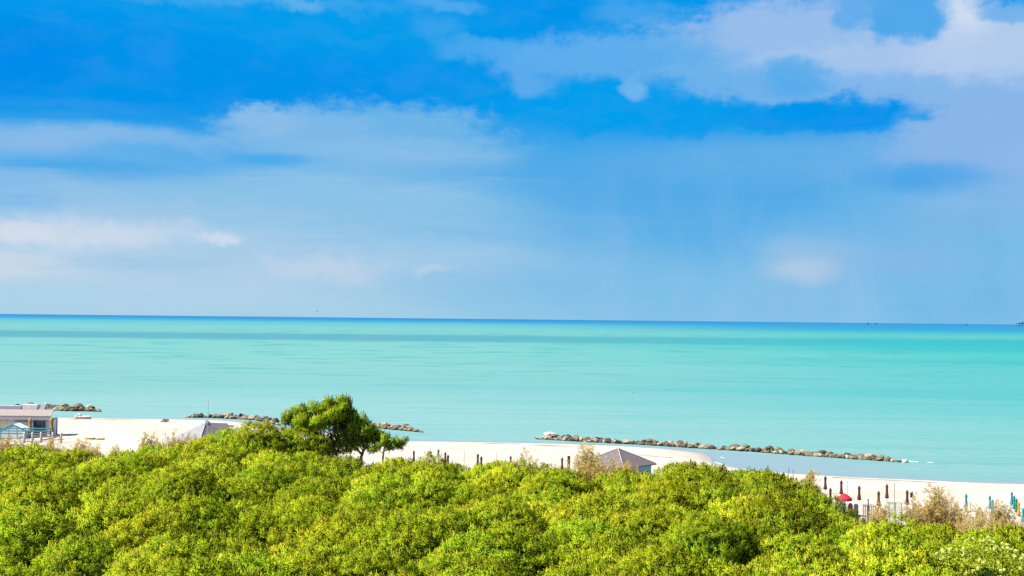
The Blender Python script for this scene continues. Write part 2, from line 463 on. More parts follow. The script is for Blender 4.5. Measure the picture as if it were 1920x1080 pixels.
# wavelet lustre
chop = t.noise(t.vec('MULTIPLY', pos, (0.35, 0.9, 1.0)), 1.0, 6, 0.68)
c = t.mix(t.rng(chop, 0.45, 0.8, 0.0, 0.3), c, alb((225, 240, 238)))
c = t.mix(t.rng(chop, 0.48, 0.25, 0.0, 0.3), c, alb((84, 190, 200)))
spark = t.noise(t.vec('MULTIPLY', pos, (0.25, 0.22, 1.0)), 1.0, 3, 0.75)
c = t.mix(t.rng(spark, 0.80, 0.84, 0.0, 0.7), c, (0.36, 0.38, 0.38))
df = t.n('ShaderNodeBsdfDiffuse'); t.put(df.inputs[0], c)
gl = t.n('ShaderNodeBsdfGlossy'); gl.inputs['Roughness'].default_value = 0.28; gl.inputs[0].default_value = (0.9, 0.95, 1, 1)
bp = t.n('ShaderNodeBump'); bp.inputs['Strength'].default_value = 0.5; bp.inputs['Distance'].default_value = 0.12
t.put(bp.inputs['Height'], chop)
t.put(df.inputs['Normal'], bp.outputs[0]); t.put(gl.inputs['Normal'], bp.outputs[0])
mx = t.n('ShaderNodeMixShader'); mx.inputs[0].default_value = 0.06
nt.links.new(df.outputs[0], mx.inputs[1]); nt.links.new(gl.outputs[0], mx.inputs[2])
nt.links.new(mx.outputs[0], nt.nodes['Material Output'].inputs[0])
xs = axis_grid(-130, 130, 2.0, -70000, 70000, 1.4); ys = axis_grid(130, 330, 1.6, 20, 90000, 1.4)
v, f = grid_mesh(xs, ys, lambda x, y: np.zeros_like(x))
d = shore_dist(v[:, 0], v[:, 1])
RIGHT_ROW = [(1016, 824), (1100, 829), (1200, 834), (1310, 841), (1420, 848), (1500, 854), (1600, 861), (1692, 867)]
def seg_y(row):
    q = np.array([[*at(px, py, 0.0)[:2]] for px, py in row]); return q
rr = seg_y(RIGHT_ROW)
shal = np.clip(1 + d / 9.0, 0, 1)
lagoon = np.clip((np.interp(v[:, 0], rr[:, 0], rr[:, 1]) - v[:, 1]) / 4, 0, 1) * np.clip((v[:, 0] - 3) / 12, 0, 1) * np.clip((75 - v[:, 0]) / 26, 0, 1)
shal = np.maximum(shal, 0.72 * lagoon)
sea = mesh('sea_water', v, f, mw, smooth=True, tint=np.stack([shal, shal, shal, np.ones_like(shal)], -1))
sea['kind'] = 'structure'

# ------------------------------------------------------------------ foliage
def unit(a): return a / np.maximum(np.linalg.norm(a, axis=-1, keepdims=True), 1e-9)
def tufts(rs, pos, axis, L, nb, bl, bw, tint, candle=0.25, clen=0.28, spread=0.9, nrm=None):
    """needle shoots: nb narrow blades round each shoot axis; some carry a pale candle"""
    T = len(pos)
    L = np.broadcast_to(L, (T,))
    t = rs.uniform(0, 0.75, (T, nb, 1))
    perp = rs.normal(size=(T, nb, 3))
    a = axis[:, None, :]
    perp = unit(perp - (perp * a).sum(-1, keepdims=True) * a)
    d = unit(a * (0.35 + 0.7 * t) + perp * spread)
    base = pos[:, None, :] + a * (t * L[:, None, None])
    ln = bl * rs.uniform(0.7, 1.2, (T, nb, 1)) * (L[:, None, None] / np.mean(L))
    w = unit(np.cross(d, rs.normal(size=(T, nb, 3)))) * bw * 0.5
    mid = base + d * ln * 0.55
    tip = base + d * ln
    v = np.stack([base, mid - w, tip, mid + w], 2).reshape(-1, 3)
    n = T * nb
    f = np.arange(n * 4).reshape(n, 4)
    if nrm is None: nrm = axis
    ti = np.zeros((T, nb, 4, 7), np.float32)
    ti[..., 4:] = (nrm[:, None, :] + 0.25 * d)[:, :, None, :]
    ti[..., 0] = tint[:, None, None]
    ti[..., 2, 1] = 0.5; ti[..., 3] = 1
    ti = ti.reshape(-1, 7)
    k = np.where(rs.rand(T) < candle)[0]
    if len(k):
        cb = pos[k] + axis[k] * (L[k, None] * 0.8)
        up = unit(axis[k] * 0.4 + np.array([0, 0, 1.0]) + rs.normal(size=(len(k), 3)) * 0.12)
        h = clen * rs.uniform(0.5, 1.2, (len(k), 1))
        cv, cf = [], []
        for ax in (np.array([1.0, 0, 0]), np.array([0, 1.0, 0])):
            w = ax * bw * 0.85
            q = np.stack([cb - w, cb + w, cb + up * h + w * 0.5, cb + up * h - w * 0.5], 1).reshape(-1, 3)
            cf.append(np.arange(len(k) * 4).reshape(-1, 4) + len(v) + sum(len(z) for z in cv)); cv.append(q)
        v = np.vstack([v] + cv); f = np.vstack([f] + cf)
        ct = np.zeros((len(k) * 8, 7), np.float32); ct[:, 0] = 0.6; ct[:, 1] = 1.0; ct[:, 3] = 1; ct[:, 4:] = np.tile(np.repeat(nrm[k] + np.array([0, 0, 0.2]), 4, 0), (2, 1))
        ti = np.vstack([ti, ct])
    return v, f, ti

def leaf_mat(name, dark, lite, tipc, trans=0.3, rand=0.25, patch=False, soft=False):
    m = bpy.data.materials.new(name); m.use_nodes = True
    t = NG(m.node_tree); nt = m.node_tree; b = nt.nodes['Principled BSDF']
    at_ = t.n('ShaderNodeAttribute', attribute_name='tint')
    sc = t.n('ShaderNodeSeparateColor'); t.put(sc.inputs[0], at_.outputs['Color'])
    c = t.mix(sc.outputs[0], dark, lite)
    if patch:                                                      # stands of greener and of yellower growth
        pn = t.noise(t.n('ShaderNodeNewGeometry').outputs['Position'], 0.16, 3, 0.6)
        c = t.mix(t.rng(pn, 0.40, 0.62, 0.75, 0.0), c, (0.10, 0.25, 0.002))
    c = t.mix(sc.outputs[1], c, tipc)
    oi = t.n('ShaderNodeObjectInfo').outputs['Random']
    hs = t.n('ShaderNodeHueSaturation')
    t.put(hs.inputs['Hue'], t.rng(oi, 0, 1, 0.488, 0.508, False)); t.put(hs.inputs['Value'], t.rng(t.math('FRACT', t.math('MULTIPLY', oi, 7.31)), 0, 1, 1 - rand, 1 + rand, False))
    t.put(hs.inputs['Color'], c)
    t.put(b.inputs['Base Color'], hs.outputs[0])
    b.inputs['Roughness'].default_value = 0.7; b.inputs['Specular IOR Level'].default_value = 0.0
    tr = t.n('ShaderNodeBsdfTranslucent'); t.put(tr.inputs[0], hs.outputs[0])
    if soft:                                                       # shoots shade with the pad of needles they belong to
        na = t.n('ShaderNodeAttribute', attribute_name='nrm')
        vt = t.n('ShaderNodeVectorTransform', vector_type='NORMAL', convert_from='OBJECT', convert_to='WORLD'); t.put(vt.inputs[0], na.outputs['Vector'])
        nn = t.vec('NORMALIZE', vt.outputs[0])
        t.put(b.inputs['Normal'], nn); t.put(tr.inputs['Normal'], nn)
    mx = t.n('ShaderNodeMixShader'); mx.inputs[0].default_value = trans
    nt.links.new(b.outputs[0], mx.inputs[1]); nt.links.new(tr.outputs[0], mx.inputs[2])
    nt.links.new(mx.outputs[0], nt.nodes['Material Output'].inputs[0])
    return m
M_PINE = leaf_mat('pine_needles', (0.045, 0.135, 0.001), (0.28, 0.35, 0.001), (0.50, 0.43, 0.05), 0.10, patch=True, soft=True)
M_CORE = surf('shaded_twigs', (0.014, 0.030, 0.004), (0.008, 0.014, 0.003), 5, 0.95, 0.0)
M_TALL = leaf_mat('tall_pine_needles', (0.025, 0.10, 0.003), (0.21, 0.36, 0.002), (0.36, 0.40, 0.03), 0.15, 0.1, soft=True)
M_BARK = surf('pine_bark', (0.11, 0.075, 0.05), (0.05, 0.035, 0.025), 6, 0.9, 0.1, 0.5)
M_TAM = leaf_mat('tamarisk_tan', (0.27, 0.205, 0.075), (0.48, 0.375, 0.155), (0.50, 0.40, 0.18), 0.45, 0.15)
M_TAMG = leaf_mat('tamarisk_olive', (0.25, 0.19, 0.05), (0.46, 0.355, 0.11), (0.48, 0.38, 0.14), 0.45, 0.15)
M_TWIG = surf('dry_twig', (0.22, 0.16, 0.09), (0.12, 0.085, 0.05), 8, 0.9, 0.1)
M_BROAD = leaf_mat('broad_leaf', (0.08, 0.13, 0.008), (0.30, 0.34, 0.03), (0.44, 0.48, 0.13), 0.3, 0.1)

def core(cx, cy, cz, rx, ry, rz, seed, n=14):
    """twiggy inner mass of a crown"""
    v, f = [], []
    for i in range(n // 2 + 1):
        th = math.pi * i / (n // 2)
        for j in range(n):
            ph = 2 * math.pi * j / n
            k = 1 + 0.12 * math.sin(3 * ph + seed) * math.sin(th * 2 + seed)
            v.append((cx + rx * k * math.sin(th) * math.cos(ph), cy + ry * k * math.sin(th) * math.sin(ph), cz + rz * k * math.cos(th)))
    for i in range(n // 2):
        for j in range(n): f.append((i * n + j, (i + 1) * n + j, (i + 1) * n + (j + 1) % n, i * n + (j + 1) % n))
    return np.array(v), np.array(f)
def crown_geo(seed, Rr=2.4, H=2.6, nc=36, nt=17, L=0.42, nb=19, candle=0.4, gap=0.80):
    rs = np.random.RandomState(seed)
    cen = []
    tries = 0
    while len(cen) < nc and tries < 4000:
        tries += 1
        th = math.acos(1 - rs.rand() * 1.32); ph = rs.uniform(0, 6.2832)
        lob = 1 + 0.16 * math.sin(2 * ph + seed) + 0.10 * math.sin(3 * ph + 2 * seed)
        r = rs.uniform(0.84, 1.06) * lob
        q = np.array([Rr * r * math.sin(th) * math.cos(ph), Rr * r * math.sin(th) * math.sin(ph), H * rs.uniform(0.80, 1.05) * math.cos(th)])
        if all(np.linalg.norm(q - e) > gap for e in cen): cen.append(q)
    cen = np.array(cen)
    V, F, T = [], [], []; nv = 0
    P, A, TI, NR = [], [], [], []
    for q in cen:
        rc = rs.uniform(0.36, 0.66)
        k = int(nt * (rc / 0.6) ** 2)
        nrm = unit(q / np.array([Rr ** 2, Rr ** 2, H ** 2]))
        dd = unit(rs.normal(size=(k, 3)) + nrm * 0.9 + np.array([0, 0, 0.35]))
        P.append(q + dd * rc * rs.uniform(0.55, 1.0, (k, 1)) * np.array([1, 1, 0.85]))
        A.append(unit(dd + np.array([0, 0, 0.75]) + rs.normal(size=(k, 3)) * 0.2))
        NR.append(unit(dd * 0.7 + nrm * 0.35 + np.array([0, 0, 0.45])))
        TI.append(np.clip(rs.uniform(0.1, 0.9) * 0.6 + rs.uniform(0, 1, k) * 0.4, 0, 1))
    P = np.vstack(P); A = np.vstack(A); TI = np.concatenate(TI)
    ni = int(26 * Rr * Rr)                           # sparse inner shoots over the twigs
    di = unit(rs.normal(size=(ni, 3)) + np.array([0, 0, 0.35]))
    P = np.vstack([P, di * np.array([Rr * 0.80, Rr * 0.80, H * 0.81]) + np.array([0, 0, -0.22])])
    A = np.vstack([A, unit(di + np.array([0, 0, 0.5]) + rs.normal(size=(ni, 3)) * 0.2)]); TI = np.concatenate([TI, rs.uniform(0, 0.4, ni)]); NR = np.vstack(NR + [di])
    v, f, ti = tufts(rs, P, A, L * rs.uniform(0.7, 1.25, len(P)), nb, 0.25, 0.040, TI, candle, spread=0.75, nrm=NR)
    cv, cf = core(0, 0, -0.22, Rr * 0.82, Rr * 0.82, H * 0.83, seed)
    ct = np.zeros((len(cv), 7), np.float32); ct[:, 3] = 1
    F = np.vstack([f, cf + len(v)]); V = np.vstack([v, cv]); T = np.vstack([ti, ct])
    V[:, 2] -= H                                 # crown top at z = 0
    return V, F, T, np.concatenate([np.zeros(len(f)), np.ones(len(cf))])

def bush_z(x, y):
    """level of the canopy top"""
    cy, cz = crestY(x, y), crestZ(x, y)
    t = np.clip((cy - y) / np.maximum(cy - 78, 5), 0, 1)
    z = cz + (6.9 - cz) * t ** 0.8
    z = np.where(y > cy, cz - (y - cy) * 0.55, z)
    z = z + (0.35 * wob(x, y, 0.42, 5) + 0.75 * np.sin(0.85 * (y + 1.3 * wob(x * 0.45, y * 0.6, 0.5, 9)))) * np.clip(t * 5, 0, 1)
    for (hx, hy, rx, amp) in HOLLOWS:
        z = z + 0.85 * amp * np.exp(-(((x - hx + 1.15 * rx) / (0.8 * rx)) ** 2 + ((y - hy + 0.4 * rx) / (0.75 * rx)) ** 2))
        z = z - 2.1 * amp * np.exp(-(((x - hx) / rx) ** 2 + ((y - hy) / (rx * 0.9)) ** 2))
    return z
HOLLOWS = []
for px, py, rx, amp in [(110, 888, 4.0, 1.5), (40, 900, 2.5, 1.2), (345, 884, 2.8, 1.5), (300, 880, 2.2, 0.9), (410, 945, 2.2, 1.3), (700, 992, 2.8, 1.9), (800, 958, 2.2, 1.3), (590, 868, 2.6, 1.6), (640, 910, 2.5, 1.1),
                        (185, 1050, 2.0, 1.3), (255, 1040, 1.8, 1.2), (1085, 925, 2.0, 1.2), (1150, 1035, 2.2, 1.5), (1050, 1030, 2.0, 1.3), (950, 912, 1.8, 1.2), (900, 905, 2, 0.9), (1300, 965, 2.6, 1.5),
                        (1390, 950, 3.4, 1.5), (1480, 945, 3.2, 1.5), (1600, 1000, 2.2, 1.4), (1550, 960, 2.2, 1.2), (1160, 1000, 2.0, 1.0), (1230, 1010, 2.0, 1.2), (880, 955, 2.0, 1.0), (560, 1005, 2.0, 1.1), (60, 1000, 2.0, 0.9),
                        (1400, 1045, 2.2, 1.1), (1700, 1010, 1.6, 0.8), (1880, 1030, 1.7, 1.0), (470, 1020, 1.8, 0.9), (1500, 1020, 2.0, 0.8), (980, 1050, 1.8, 0.9), (250, 950, 2.0, 0.8)]:
    q = at(px, py, 5.6); HOLLOWS.append((q.x, q.y, rx, amp))

# named pine bushes: the ones whose outline the photograph lets one follow
HERO = [  # px, py of the top, distance, scale, label
    (432, 806, 152, 1.35, 'bright rounded pine bush on the left shoulder of the big mound beside the tall pine'),
    (487, 794, 151, 1.60, 'highest pine bush on the mound just left of the tall dark pine'),
    (548, 806, 152, 1.40, 'pine bush with brownish shaded right flank under the left edge of the tall pine'),
    (385, 822, 150, 1.30, 'pine bush at the foot of the mound in front of the grey roofed hut'),
    (62, 836, 150, 1.45, 'dark-sided pine bush on the canopy edge below the beach bar terrace'),
    (130, 843, 148, 1.15, 'low pine bush on the canopy edge right of the one below the beach bar'),
    (290, 838, 150, 1.35, 'pine bush on the canopy edge below the tamarisks left of the grey hut'),
    (338, 846, 147, 1.20, 'pine bush with deep dark hollow at its foot, left of the big mound'),
    (644, 857, 149, 1.05, 'small pine bush directly in front of the forked trunk of the tall pine'),
    (748, 859, 148, 1.15, 'domed pine bush at the canopy edge right of the tall pine trunk'),
    (806, 853, 147, 1.20, 'domed pine bush at the canopy edge left of the dip showing beach umbrellas'),
    (935, 868, 140, 1.35, 'round pine bush at the canopy edge between the beach umbrellas and the tan tamarisk'),
    (992, 868, 141, 1.25, 'round pine bush at the canopy edge under the short wide tamarisk'),
    (1280, 871, 131, 1.35, 'pine bush at the canopy edge right of the blue-walled kiosk'),
    (1336, 873, 131, 1.20, 'pine bush at the canopy edge below the curve of the sandy cove'),
    (1405, 886, 128, 1.50, 'large dark-sided pine bush in front of the lagoon behind the long breakwater'),
    (1468, 898, 127, 1.3, 'large pine bush with deep shade below, left of the pale slim tamarisk'),
    (1506, 917, 124, 1.0, 'last pine bush of the dark mound, beside the closed brown umbrellas'),
    (1690, 968, 106, 1.00, 'small bright pine bush in front of the green mesh fence'),
    (1630, 988, 108, 0.85, 'small pine bush in front of the red parasol'),
]
# shared crown shapes
protos = [crown_geo(10 + k) for k in range(7)] + [crown_geo(40 + k, 3.7, 2.6, 110, 20, candle=0.4) for k in range(4)]
big_made = {}
proto_me = []
def trunk_bush(h):
    m = MB(); m.tube([(0, 0, -0.4), (0.06, 0.03, h * 0.4), (-0.04, 0.08, h * 0.75)], [0.17, 0.13, 0.07], 8)
    for a in (0.4, 2.3, 4.4):
        m.tube([(0, 0, h * 0.4), (0.5 * math.cos(a), 0.5 * math.sin(a), h * 0.6), (1.1 * math.cos(a), 1.1 * math.sin(a), h * 0.75)], [0.08, 0.06, 0.03], 6)
    return m
hero_crowns = []; small_i = 0
for i, (px, py, Y, sc, lab) in enumerate(HERO):
    q = at(px, py + 8, Y=Y); z0 = gz(q.x, q.y)
    e = empty('pine_bush', (q.x, q.y, z0), 0, lab, 'pine bush', 'pine bushes standing out along the edge of the scrub')
    big = sc > 1.25
    k = 7 + i % 4 if big else small_i % 7
    if k not in big_made:
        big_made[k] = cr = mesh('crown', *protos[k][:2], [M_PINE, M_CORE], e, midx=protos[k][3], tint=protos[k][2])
        if not big: hero_crowns.append(cr)
    else:
        cr = bpy.data.objects.new('crown', big_made[k].data); C.objects.link(cr); cr.parent = e
    if big: sc = sc / 1.45
    else: small_i += 1
    cr.location = (0, 0, q.z - z0); cr.scale = (sc, sc, sc * 0.95); cr.rotation_euler = (0, 0, i * 2.4)
    trunk_bush(max(1.5, q.z - z0)).obj('trunk', M_BARK, e, True)

# the rest of the scrub: one continuous canopy nobody could count
rs = np.random.RandomState(3)
pts, idx, rot, scl = [], [], [], []
big = []; zj = []; SHRUB = at(1838, 1024, Y=79)
def scatter(sp, sy, jit, s0, s1, z0_, z1_, isbig):
    Yr = 62.0; row = 0
    while Yr < 162:
        hw = 0.42 * Yr + 26; row += 1
        for Xr in np.arange(-hw + (row % 2) * sp / 2, hw, sp):
            x = Xr + rs.uniform(-jit, jit); y = Yr + rs.uniform(-jit, jit)
            if y > crestY(x, y) + (1.0 if isbig else 3.5): continue
            if any(((x - hx) / rx) ** 2 + ((y - hy) / rx) ** 2 < (0.9 if isbig else 0.4) and amp > 1.05 for hx, hy, rx, amp in HOLLOWS): continue
            if abs(x - SHRUB.x) < 2.6 and 66 < y < 81.5: continue
            pts.append((x, y)); idx.append(rs.randint(28)); rot.append(rs.uniform(0, 6.28)); scl.append(rs.uniform(s0, s1))
            big.append(isbig); zj.append(rs.uniform(z0_, z1_))
        Yr += sy
scatter(6.4, 5.8, 1.8, 0.78, 1.2, -0.55, 0.55, True)
scatter(3.2, 3.0, 1.2, 0.8, 1.2, -2.5, -0.9, False)
nsc = len(pts)
for (hx, hy, rx, amp) in HOLLOWS:                   # the mounds standing behind the hollows
    if amp >= 1.0:
        for dx in ((-0.5, 0.55) if rx > 2.4 else (0.0,)):
            x = hx + dx * rx * 1.3 + rs.uniform(-.4, .4); y = hy + 2.9 + rs.uniform(-.3, .3)
            if y > crestY(x, y) - 0.5: continue
            pts.append((x, y)); idx.append(rs.randint(28)); rot.append(rs.uniform(0, 6.28)); scl.append(rs.uniform(0.85, 1.0) * min(1.15, 0.65 + 0.13 * rx)); big.append(True); zj.append(0)
pts = np.array(pts); scl = np.array(scl)
pz = bush_z(pts[:, 0], pts[:, 1]) + np.array(zj)
pz[nsc:] = np.maximum(pz[nsc:], np.minimum(6.9, crestZ(pts[nsc:, 0], pts[nsc:, 1]) + 0.15))
sight = HCAM + (crestZ(pts[:, 0], pts[:, 1]) - HCAM) * pts[:, 1] / crestY(pts[:, 0], pts[:, 1])     # nothing of the scrub tops its seaward edge
pz = np.minimum(pz, sight - 0.25)
me = bpy.data.meshes.new('pine_scrub')
me.from_pydata(np.column_stack([pts, pz]).tolist(), [], [])
for nm, ty, dat in (('idx', 'INT', np.array(idx, np.int32)), ('rotz', 'FLOAT', np.array(rot, np.float32)), ('scl', 'FLOAT', scl.astype(np.float32)), ('big', 'BOOLEAN', np.array(big))):
    a = me.attributes.new(nm, ty, 'POINT'); a.data.foreach_set('value', dat)
me.materials.append(M_PINE)
scrub = bpy.data.objects.new('pine_scrub', me); C.objects.link(scrub)
tag(scrub, 'dense yellow-green canopy of young pines filling the foreground', 'pine scrub'); scrub['kind'] = 'stuff'
gn = bpy.data.node_groups.new('scrub_scatter', 'GeometryNodeTree')
gn.interface.new_socket('Geometry', in_out='INPUT', socket_type='NodeSocketGeometry')
gn.interface.new_socket('Geometry', in_out='OUTPUT', socket_type='NodeSocketGeometry')
N = gn.nodes; Lk = gn.links
gi = N.new('NodeGroupInput'); go = N.new('NodeGroupOutput')
def named(nm, ty):
    x = N.new('GeometryNodeInputNamedAttribute'); x.data_type = ty; x.inputs[0].default_value = nm
    return [o for o in x.outputs if o.enabled and o.name == 'Attribute'][0]
jo = N.new('GeometryNodeJoinGeometry'); isb = named('big', 'BOOLEAN')
nb_ = N.new('FunctionNodeBooleanMath'); nb_.operation = 'NOT'; Lk.new(isb, nb_.inputs[0])
cx = N.new('ShaderNodeCombineXYZ'); Lk.new(named('rotz', 'FLOAT'), cx.inputs[2])
e2r = N.new('FunctionNodeEulerToRotation'); Lk.new(cx.outputs[0], e2r.inputs[0])
for sel, crowns in ((nb_.outputs[0], hero_crowns), (isb, [big_made[k] for k in sorted(big_made) if k >= 7])):
    iop = N.new('GeometryNodeInstanceOnPoints'); jn = N.new('GeometryNodeJoinGeometry')
    for cr in crowns:
        oi = N.new('GeometryNodeObjectInfo'); oi.inputs['Object'].default_value = cr; oi.inputs['As Instance'].default_value = True
        Lk.new(oi.outputs['Geometry'], jn.inputs[0])
    Lk.new(gi.outputs[0], iop.inputs['Points']); Lk.new(jn.outputs[0], iop.inputs['Instance']); Lk.new(sel, iop.inputs['Selection'])
    iop.inputs['Pick Instance'].default_value = True
    Lk.new(named('idx', 'INT'), iop.inputs['Instance Index']); Lk.new(e2r.outputs[0], iop.inputs['Rotation']); Lk.new(named('scl', 'FLOAT'), iop.inputs['Scale'])
    Lk.new(iop.outputs[0], jo.inputs[0])
Lk.new(jo.outputs[0], go.inputs[0])
md = scrub.modifiers.new('scatter', 'NODES'); md.node_group = gn

# ------------------------------------------------------------------ the tall pine and its small neighbour
def clump_tree(name, Y, clumps, limbs, label, base_px, seed, dens=30, rot=0):
    """clumps: photo outline of the foliage masses (px, py, radius px, depth offset m); limbs: lists of (px, py, dy, radius)"""
    rs = np.random.RandomState(seed); NR = []
    bz = at(*base_px, Y=Y); bx = bz.x; z0 = gz(bx, Y)
    e = empty(name, (bx, Y, z0), 0, label, 'pine tree')
    P, A, TI = [], [], []
    for (px, py, rp, dy) in clumps:
        q = at(px, py, Y=Y + dy); r = rp * Y / FPX
        c0 = np.array([q.x - bx, dy, q.z - z0])
        ns = max(4, int(6 * r * r))
        for s_ in range(ns):                                    # each mass is several needle pads
            off = unit(rs.normal(size=3) + np.array([0, 0, 0.3])) * r * rs.uniform(0.25, 0.85) * np.array([1, 1.1, 0.8])
            rc = r * rs.uniform(0.32, 0.52)
            k = max(6, int(dens * (rc / 0.6) ** 2))
            dd = unit(rs.normal(size=(k, 3)) + np.array([0, 0, 0.3]))
            P.append(c0 + off + dd * rc * rs.uniform(0.4, 1.0, (k, 1)) * np.array([1, 1, 0.7]))
            A.append(unit(dd + np.array([0, 0, 0.8]) + rs.normal(size=(k, 3)) * 0.25))
            TI.append(rs.uniform(0, 0.5) + rs.uniform(0, 0.5, k)); NR.append(unit(dd * 0.6 + unit(off) * 0.6 + np.array([0, 0, 0.1])))
    P = np.vstack(P); A = np.vstack(A); TI = np.concatenate(TI)
    v, f, ti = tufts(rs, P, A, 0.38 * rs.uniform(0.7, 1.25, len(P)), 14, 0.26, 0.05, TI, 0.3, 0.55, spread=0.75, nrm=np.vstack(NR))
    mesh('crown', v, f, M_TALL, e, tint=ti)
    m = MB()
    for lb in limbs:
        pt, ra = [], []
        for (px, py, dy, r) in lb:
            q = at(px, py, Y=Y + dy); pt.append((q.x - bx, dy, q.z - z0)); ra.append(r)
        m.tube(pt, ra, 8)
    m.obj('trunk', M_BARK, e, True)
    return e
clump_tree('pine_tree', 166, [
    (542, 788, 20, 0), (562, 774, 20, 1), (570, 800, 24, -1), (594, 776, 22, 0.5), (600, 800, 24, -1.5), (618, 768, 22, 0), (640, 764, 22, 0.5), (632, 786, 26, -0.8), (655, 782, 20, 1),
    (612, 765, 16, 2.5), (664, 800, 22, 0.5), (640, 806, 24, 1.5), (682, 796, 17, 0), (686, 812, 20, -0.5), (662, 820, 20, 1.0), (700, 812, 14, 0.5), (640, 755, 13, 0), (618, 757, 12, 0), (648, 770, 16, -1.5),
    (590, 820, 20, 2), (610, 838, 16, 2.0), (680, 830, 16, 1), (560, 812, 16, 2), (706, 826, 14, 0), (650, 835, 14, 2), (636, 842, 12, -1), (585, 838, 18, 1), (602, 852, 16, 0), (628, 854, 14, -0.5), (655, 850, 10, 1), (640, 828, 19, 1), (662, 838, 15, .5), (625, 838, 16, 0), (692, 838, 12, .5), (672, 828, 17, 1.5), (644, 846, 13, 0.5), (662, 848, 12, 0), (700, 846, 11, 1), (612, 838, 15, -1), (700, 830, 16, 0.3), (692, 842, 12, 0.2), (712, 838, 12, 0.6), (622, 830, 15, 1.5), (637, 837, 14, 2), (570, 790, 16, -2), (534, 800, 12, 0.5), (712, 818, 15, 0.5), (722, 826, 14, 0), (700, 834, 13, 0.5)],
    [[(677, 885, 0, 0.22), (677, 858, 0, 0.19), (681, 846, 0, 0.17), (690, 830, 0.2, 0.12), (695, 812, 0.3, 0.05)],
     [(678, 852, 0, 0.16), (668, 840, 0, 0.13), (655, 815, 0.2, 0.1), (645, 780, 0, 0.06), (642, 762, 0, 0.03)],
     [(668, 840, 0, 0.12), (648, 830, -0.4, 0.1), (615, 812, -0.5, 0.07), (585, 795, 0, 0.05), (555, 785, 0, 0.03)],
     [(655, 815, 0.2, 0.09), (630, 795, 0.8, 0.06), (605, 775, 0.5, 0.03)],
     [(681, 846, 0, 0.09), (672, 832, 0.8, 0.07), (664, 815, 1.2, 0.04)]],
    'tall dark green pine with forked trunk rising above the scrub against the sea', (677, 870), 4)
clump_tree('pine_tree', 164, [
    (722, 832, 15, 0), (730, 838, 14, 0.4), (745, 836, 13, 0.2), (712, 838, 9, 0.5), (738, 834, 11, 0), (750, 830, 10, 0), (757, 836, 9, 0.5), (744, 842, 11, -0.5), (730, 843, 10, 0.3), (720, 822, 9, 0.2), (738, 826, 8, -0.6), (760, 828, 6, 0), (700, 846, 8, 0)],
    [[(717, 885, 0, 0.14), (718, 858, 0, 0.12), (720, 842, 0, 0.1), (723, 828, 0, 0.05)],
     [(720, 846, 0, 0.08), (735, 841, 0, 0.06), (752, 833, 0, 0.03)], [(719, 850, 0, 0.06), (708, 843, 0.3, 0.04), (700, 846, 0.2, 0.02)]],
    'small leaning pine with its crown swept right beside the tall pine', (717, 870), 9)

# ------------------------------------------------------------------ tamarisks
def tamarisk_geo(seed, H=3.0, spreadx=1.2, stems=11):
    rs = np.random.RandomState(seed); m = MB(); P, A, TI = [], [], []
    for s_ in range(stems):
        a = rs.uniform(0, 6.28); sp = rs.uniform(0.15, 1.0) * spreadx; h = H * rs.uniform(0.55, 1.0) * (1.05 - 0.3 * sp / spreadx)
        ptl = []
        for k in range(5):
            w = k / 4
            ptl.append(np.array([sp * math.cos(a) * w ** 1.2 + rs.normal() * 0.05, sp * math.sin(a) * w ** 1.2 + rs.normal() * 0.05, h * w]))
        m.tube(ptl, [0.035, 0.03, 0.024, 0.016, 0.008], 5)
        ptl = np.array(ptl)
        for k in range(13):
            w = rs.uniform(0.3, 1.0); i = min(3, int(w * 4)); q = ptl[i] + (ptl[i + 1] - ptl[i]) * (w * 4 - i)
            bd = unit(np.array([rs.normal(), rs.normal(), rs.uniform(0.4, 1.4)])); bl = rs.uniform(0.25, 0.6)
            n = 5
            tt = rs.uniform(0, 1, (n, 1))
            P.append(q + bd * bl * tt + rs.normal(size=(n, 3)) * 0.05); A.append(np.repeat(bd[None], n, 0)); TI.append(rs.uniform(0, 1, n))
    P = np.vstack(P); A = np.vstack(A); TI = np.concatenate(TI)
    v, f, ti = tufts(rs, P, unit(A), 0.3, 8, 0.2, 0.03, TI, 0.0, spread=0.6)
    return m, v, f, ti
tam_protos = {}
def tam_proto(k, mat_):
    if (k, mat_.name) not in tam_protos:
        m, v, f, ti = tamarisk_geo(30 + k, 3.0, (1.1, 1.6, 0.75)[k], (11, 15, 8)[k])
        tam_protos[(k, mat_.name)] = (m, v, f, ti, [])
    return tam_protos[(k, mat_.name)]
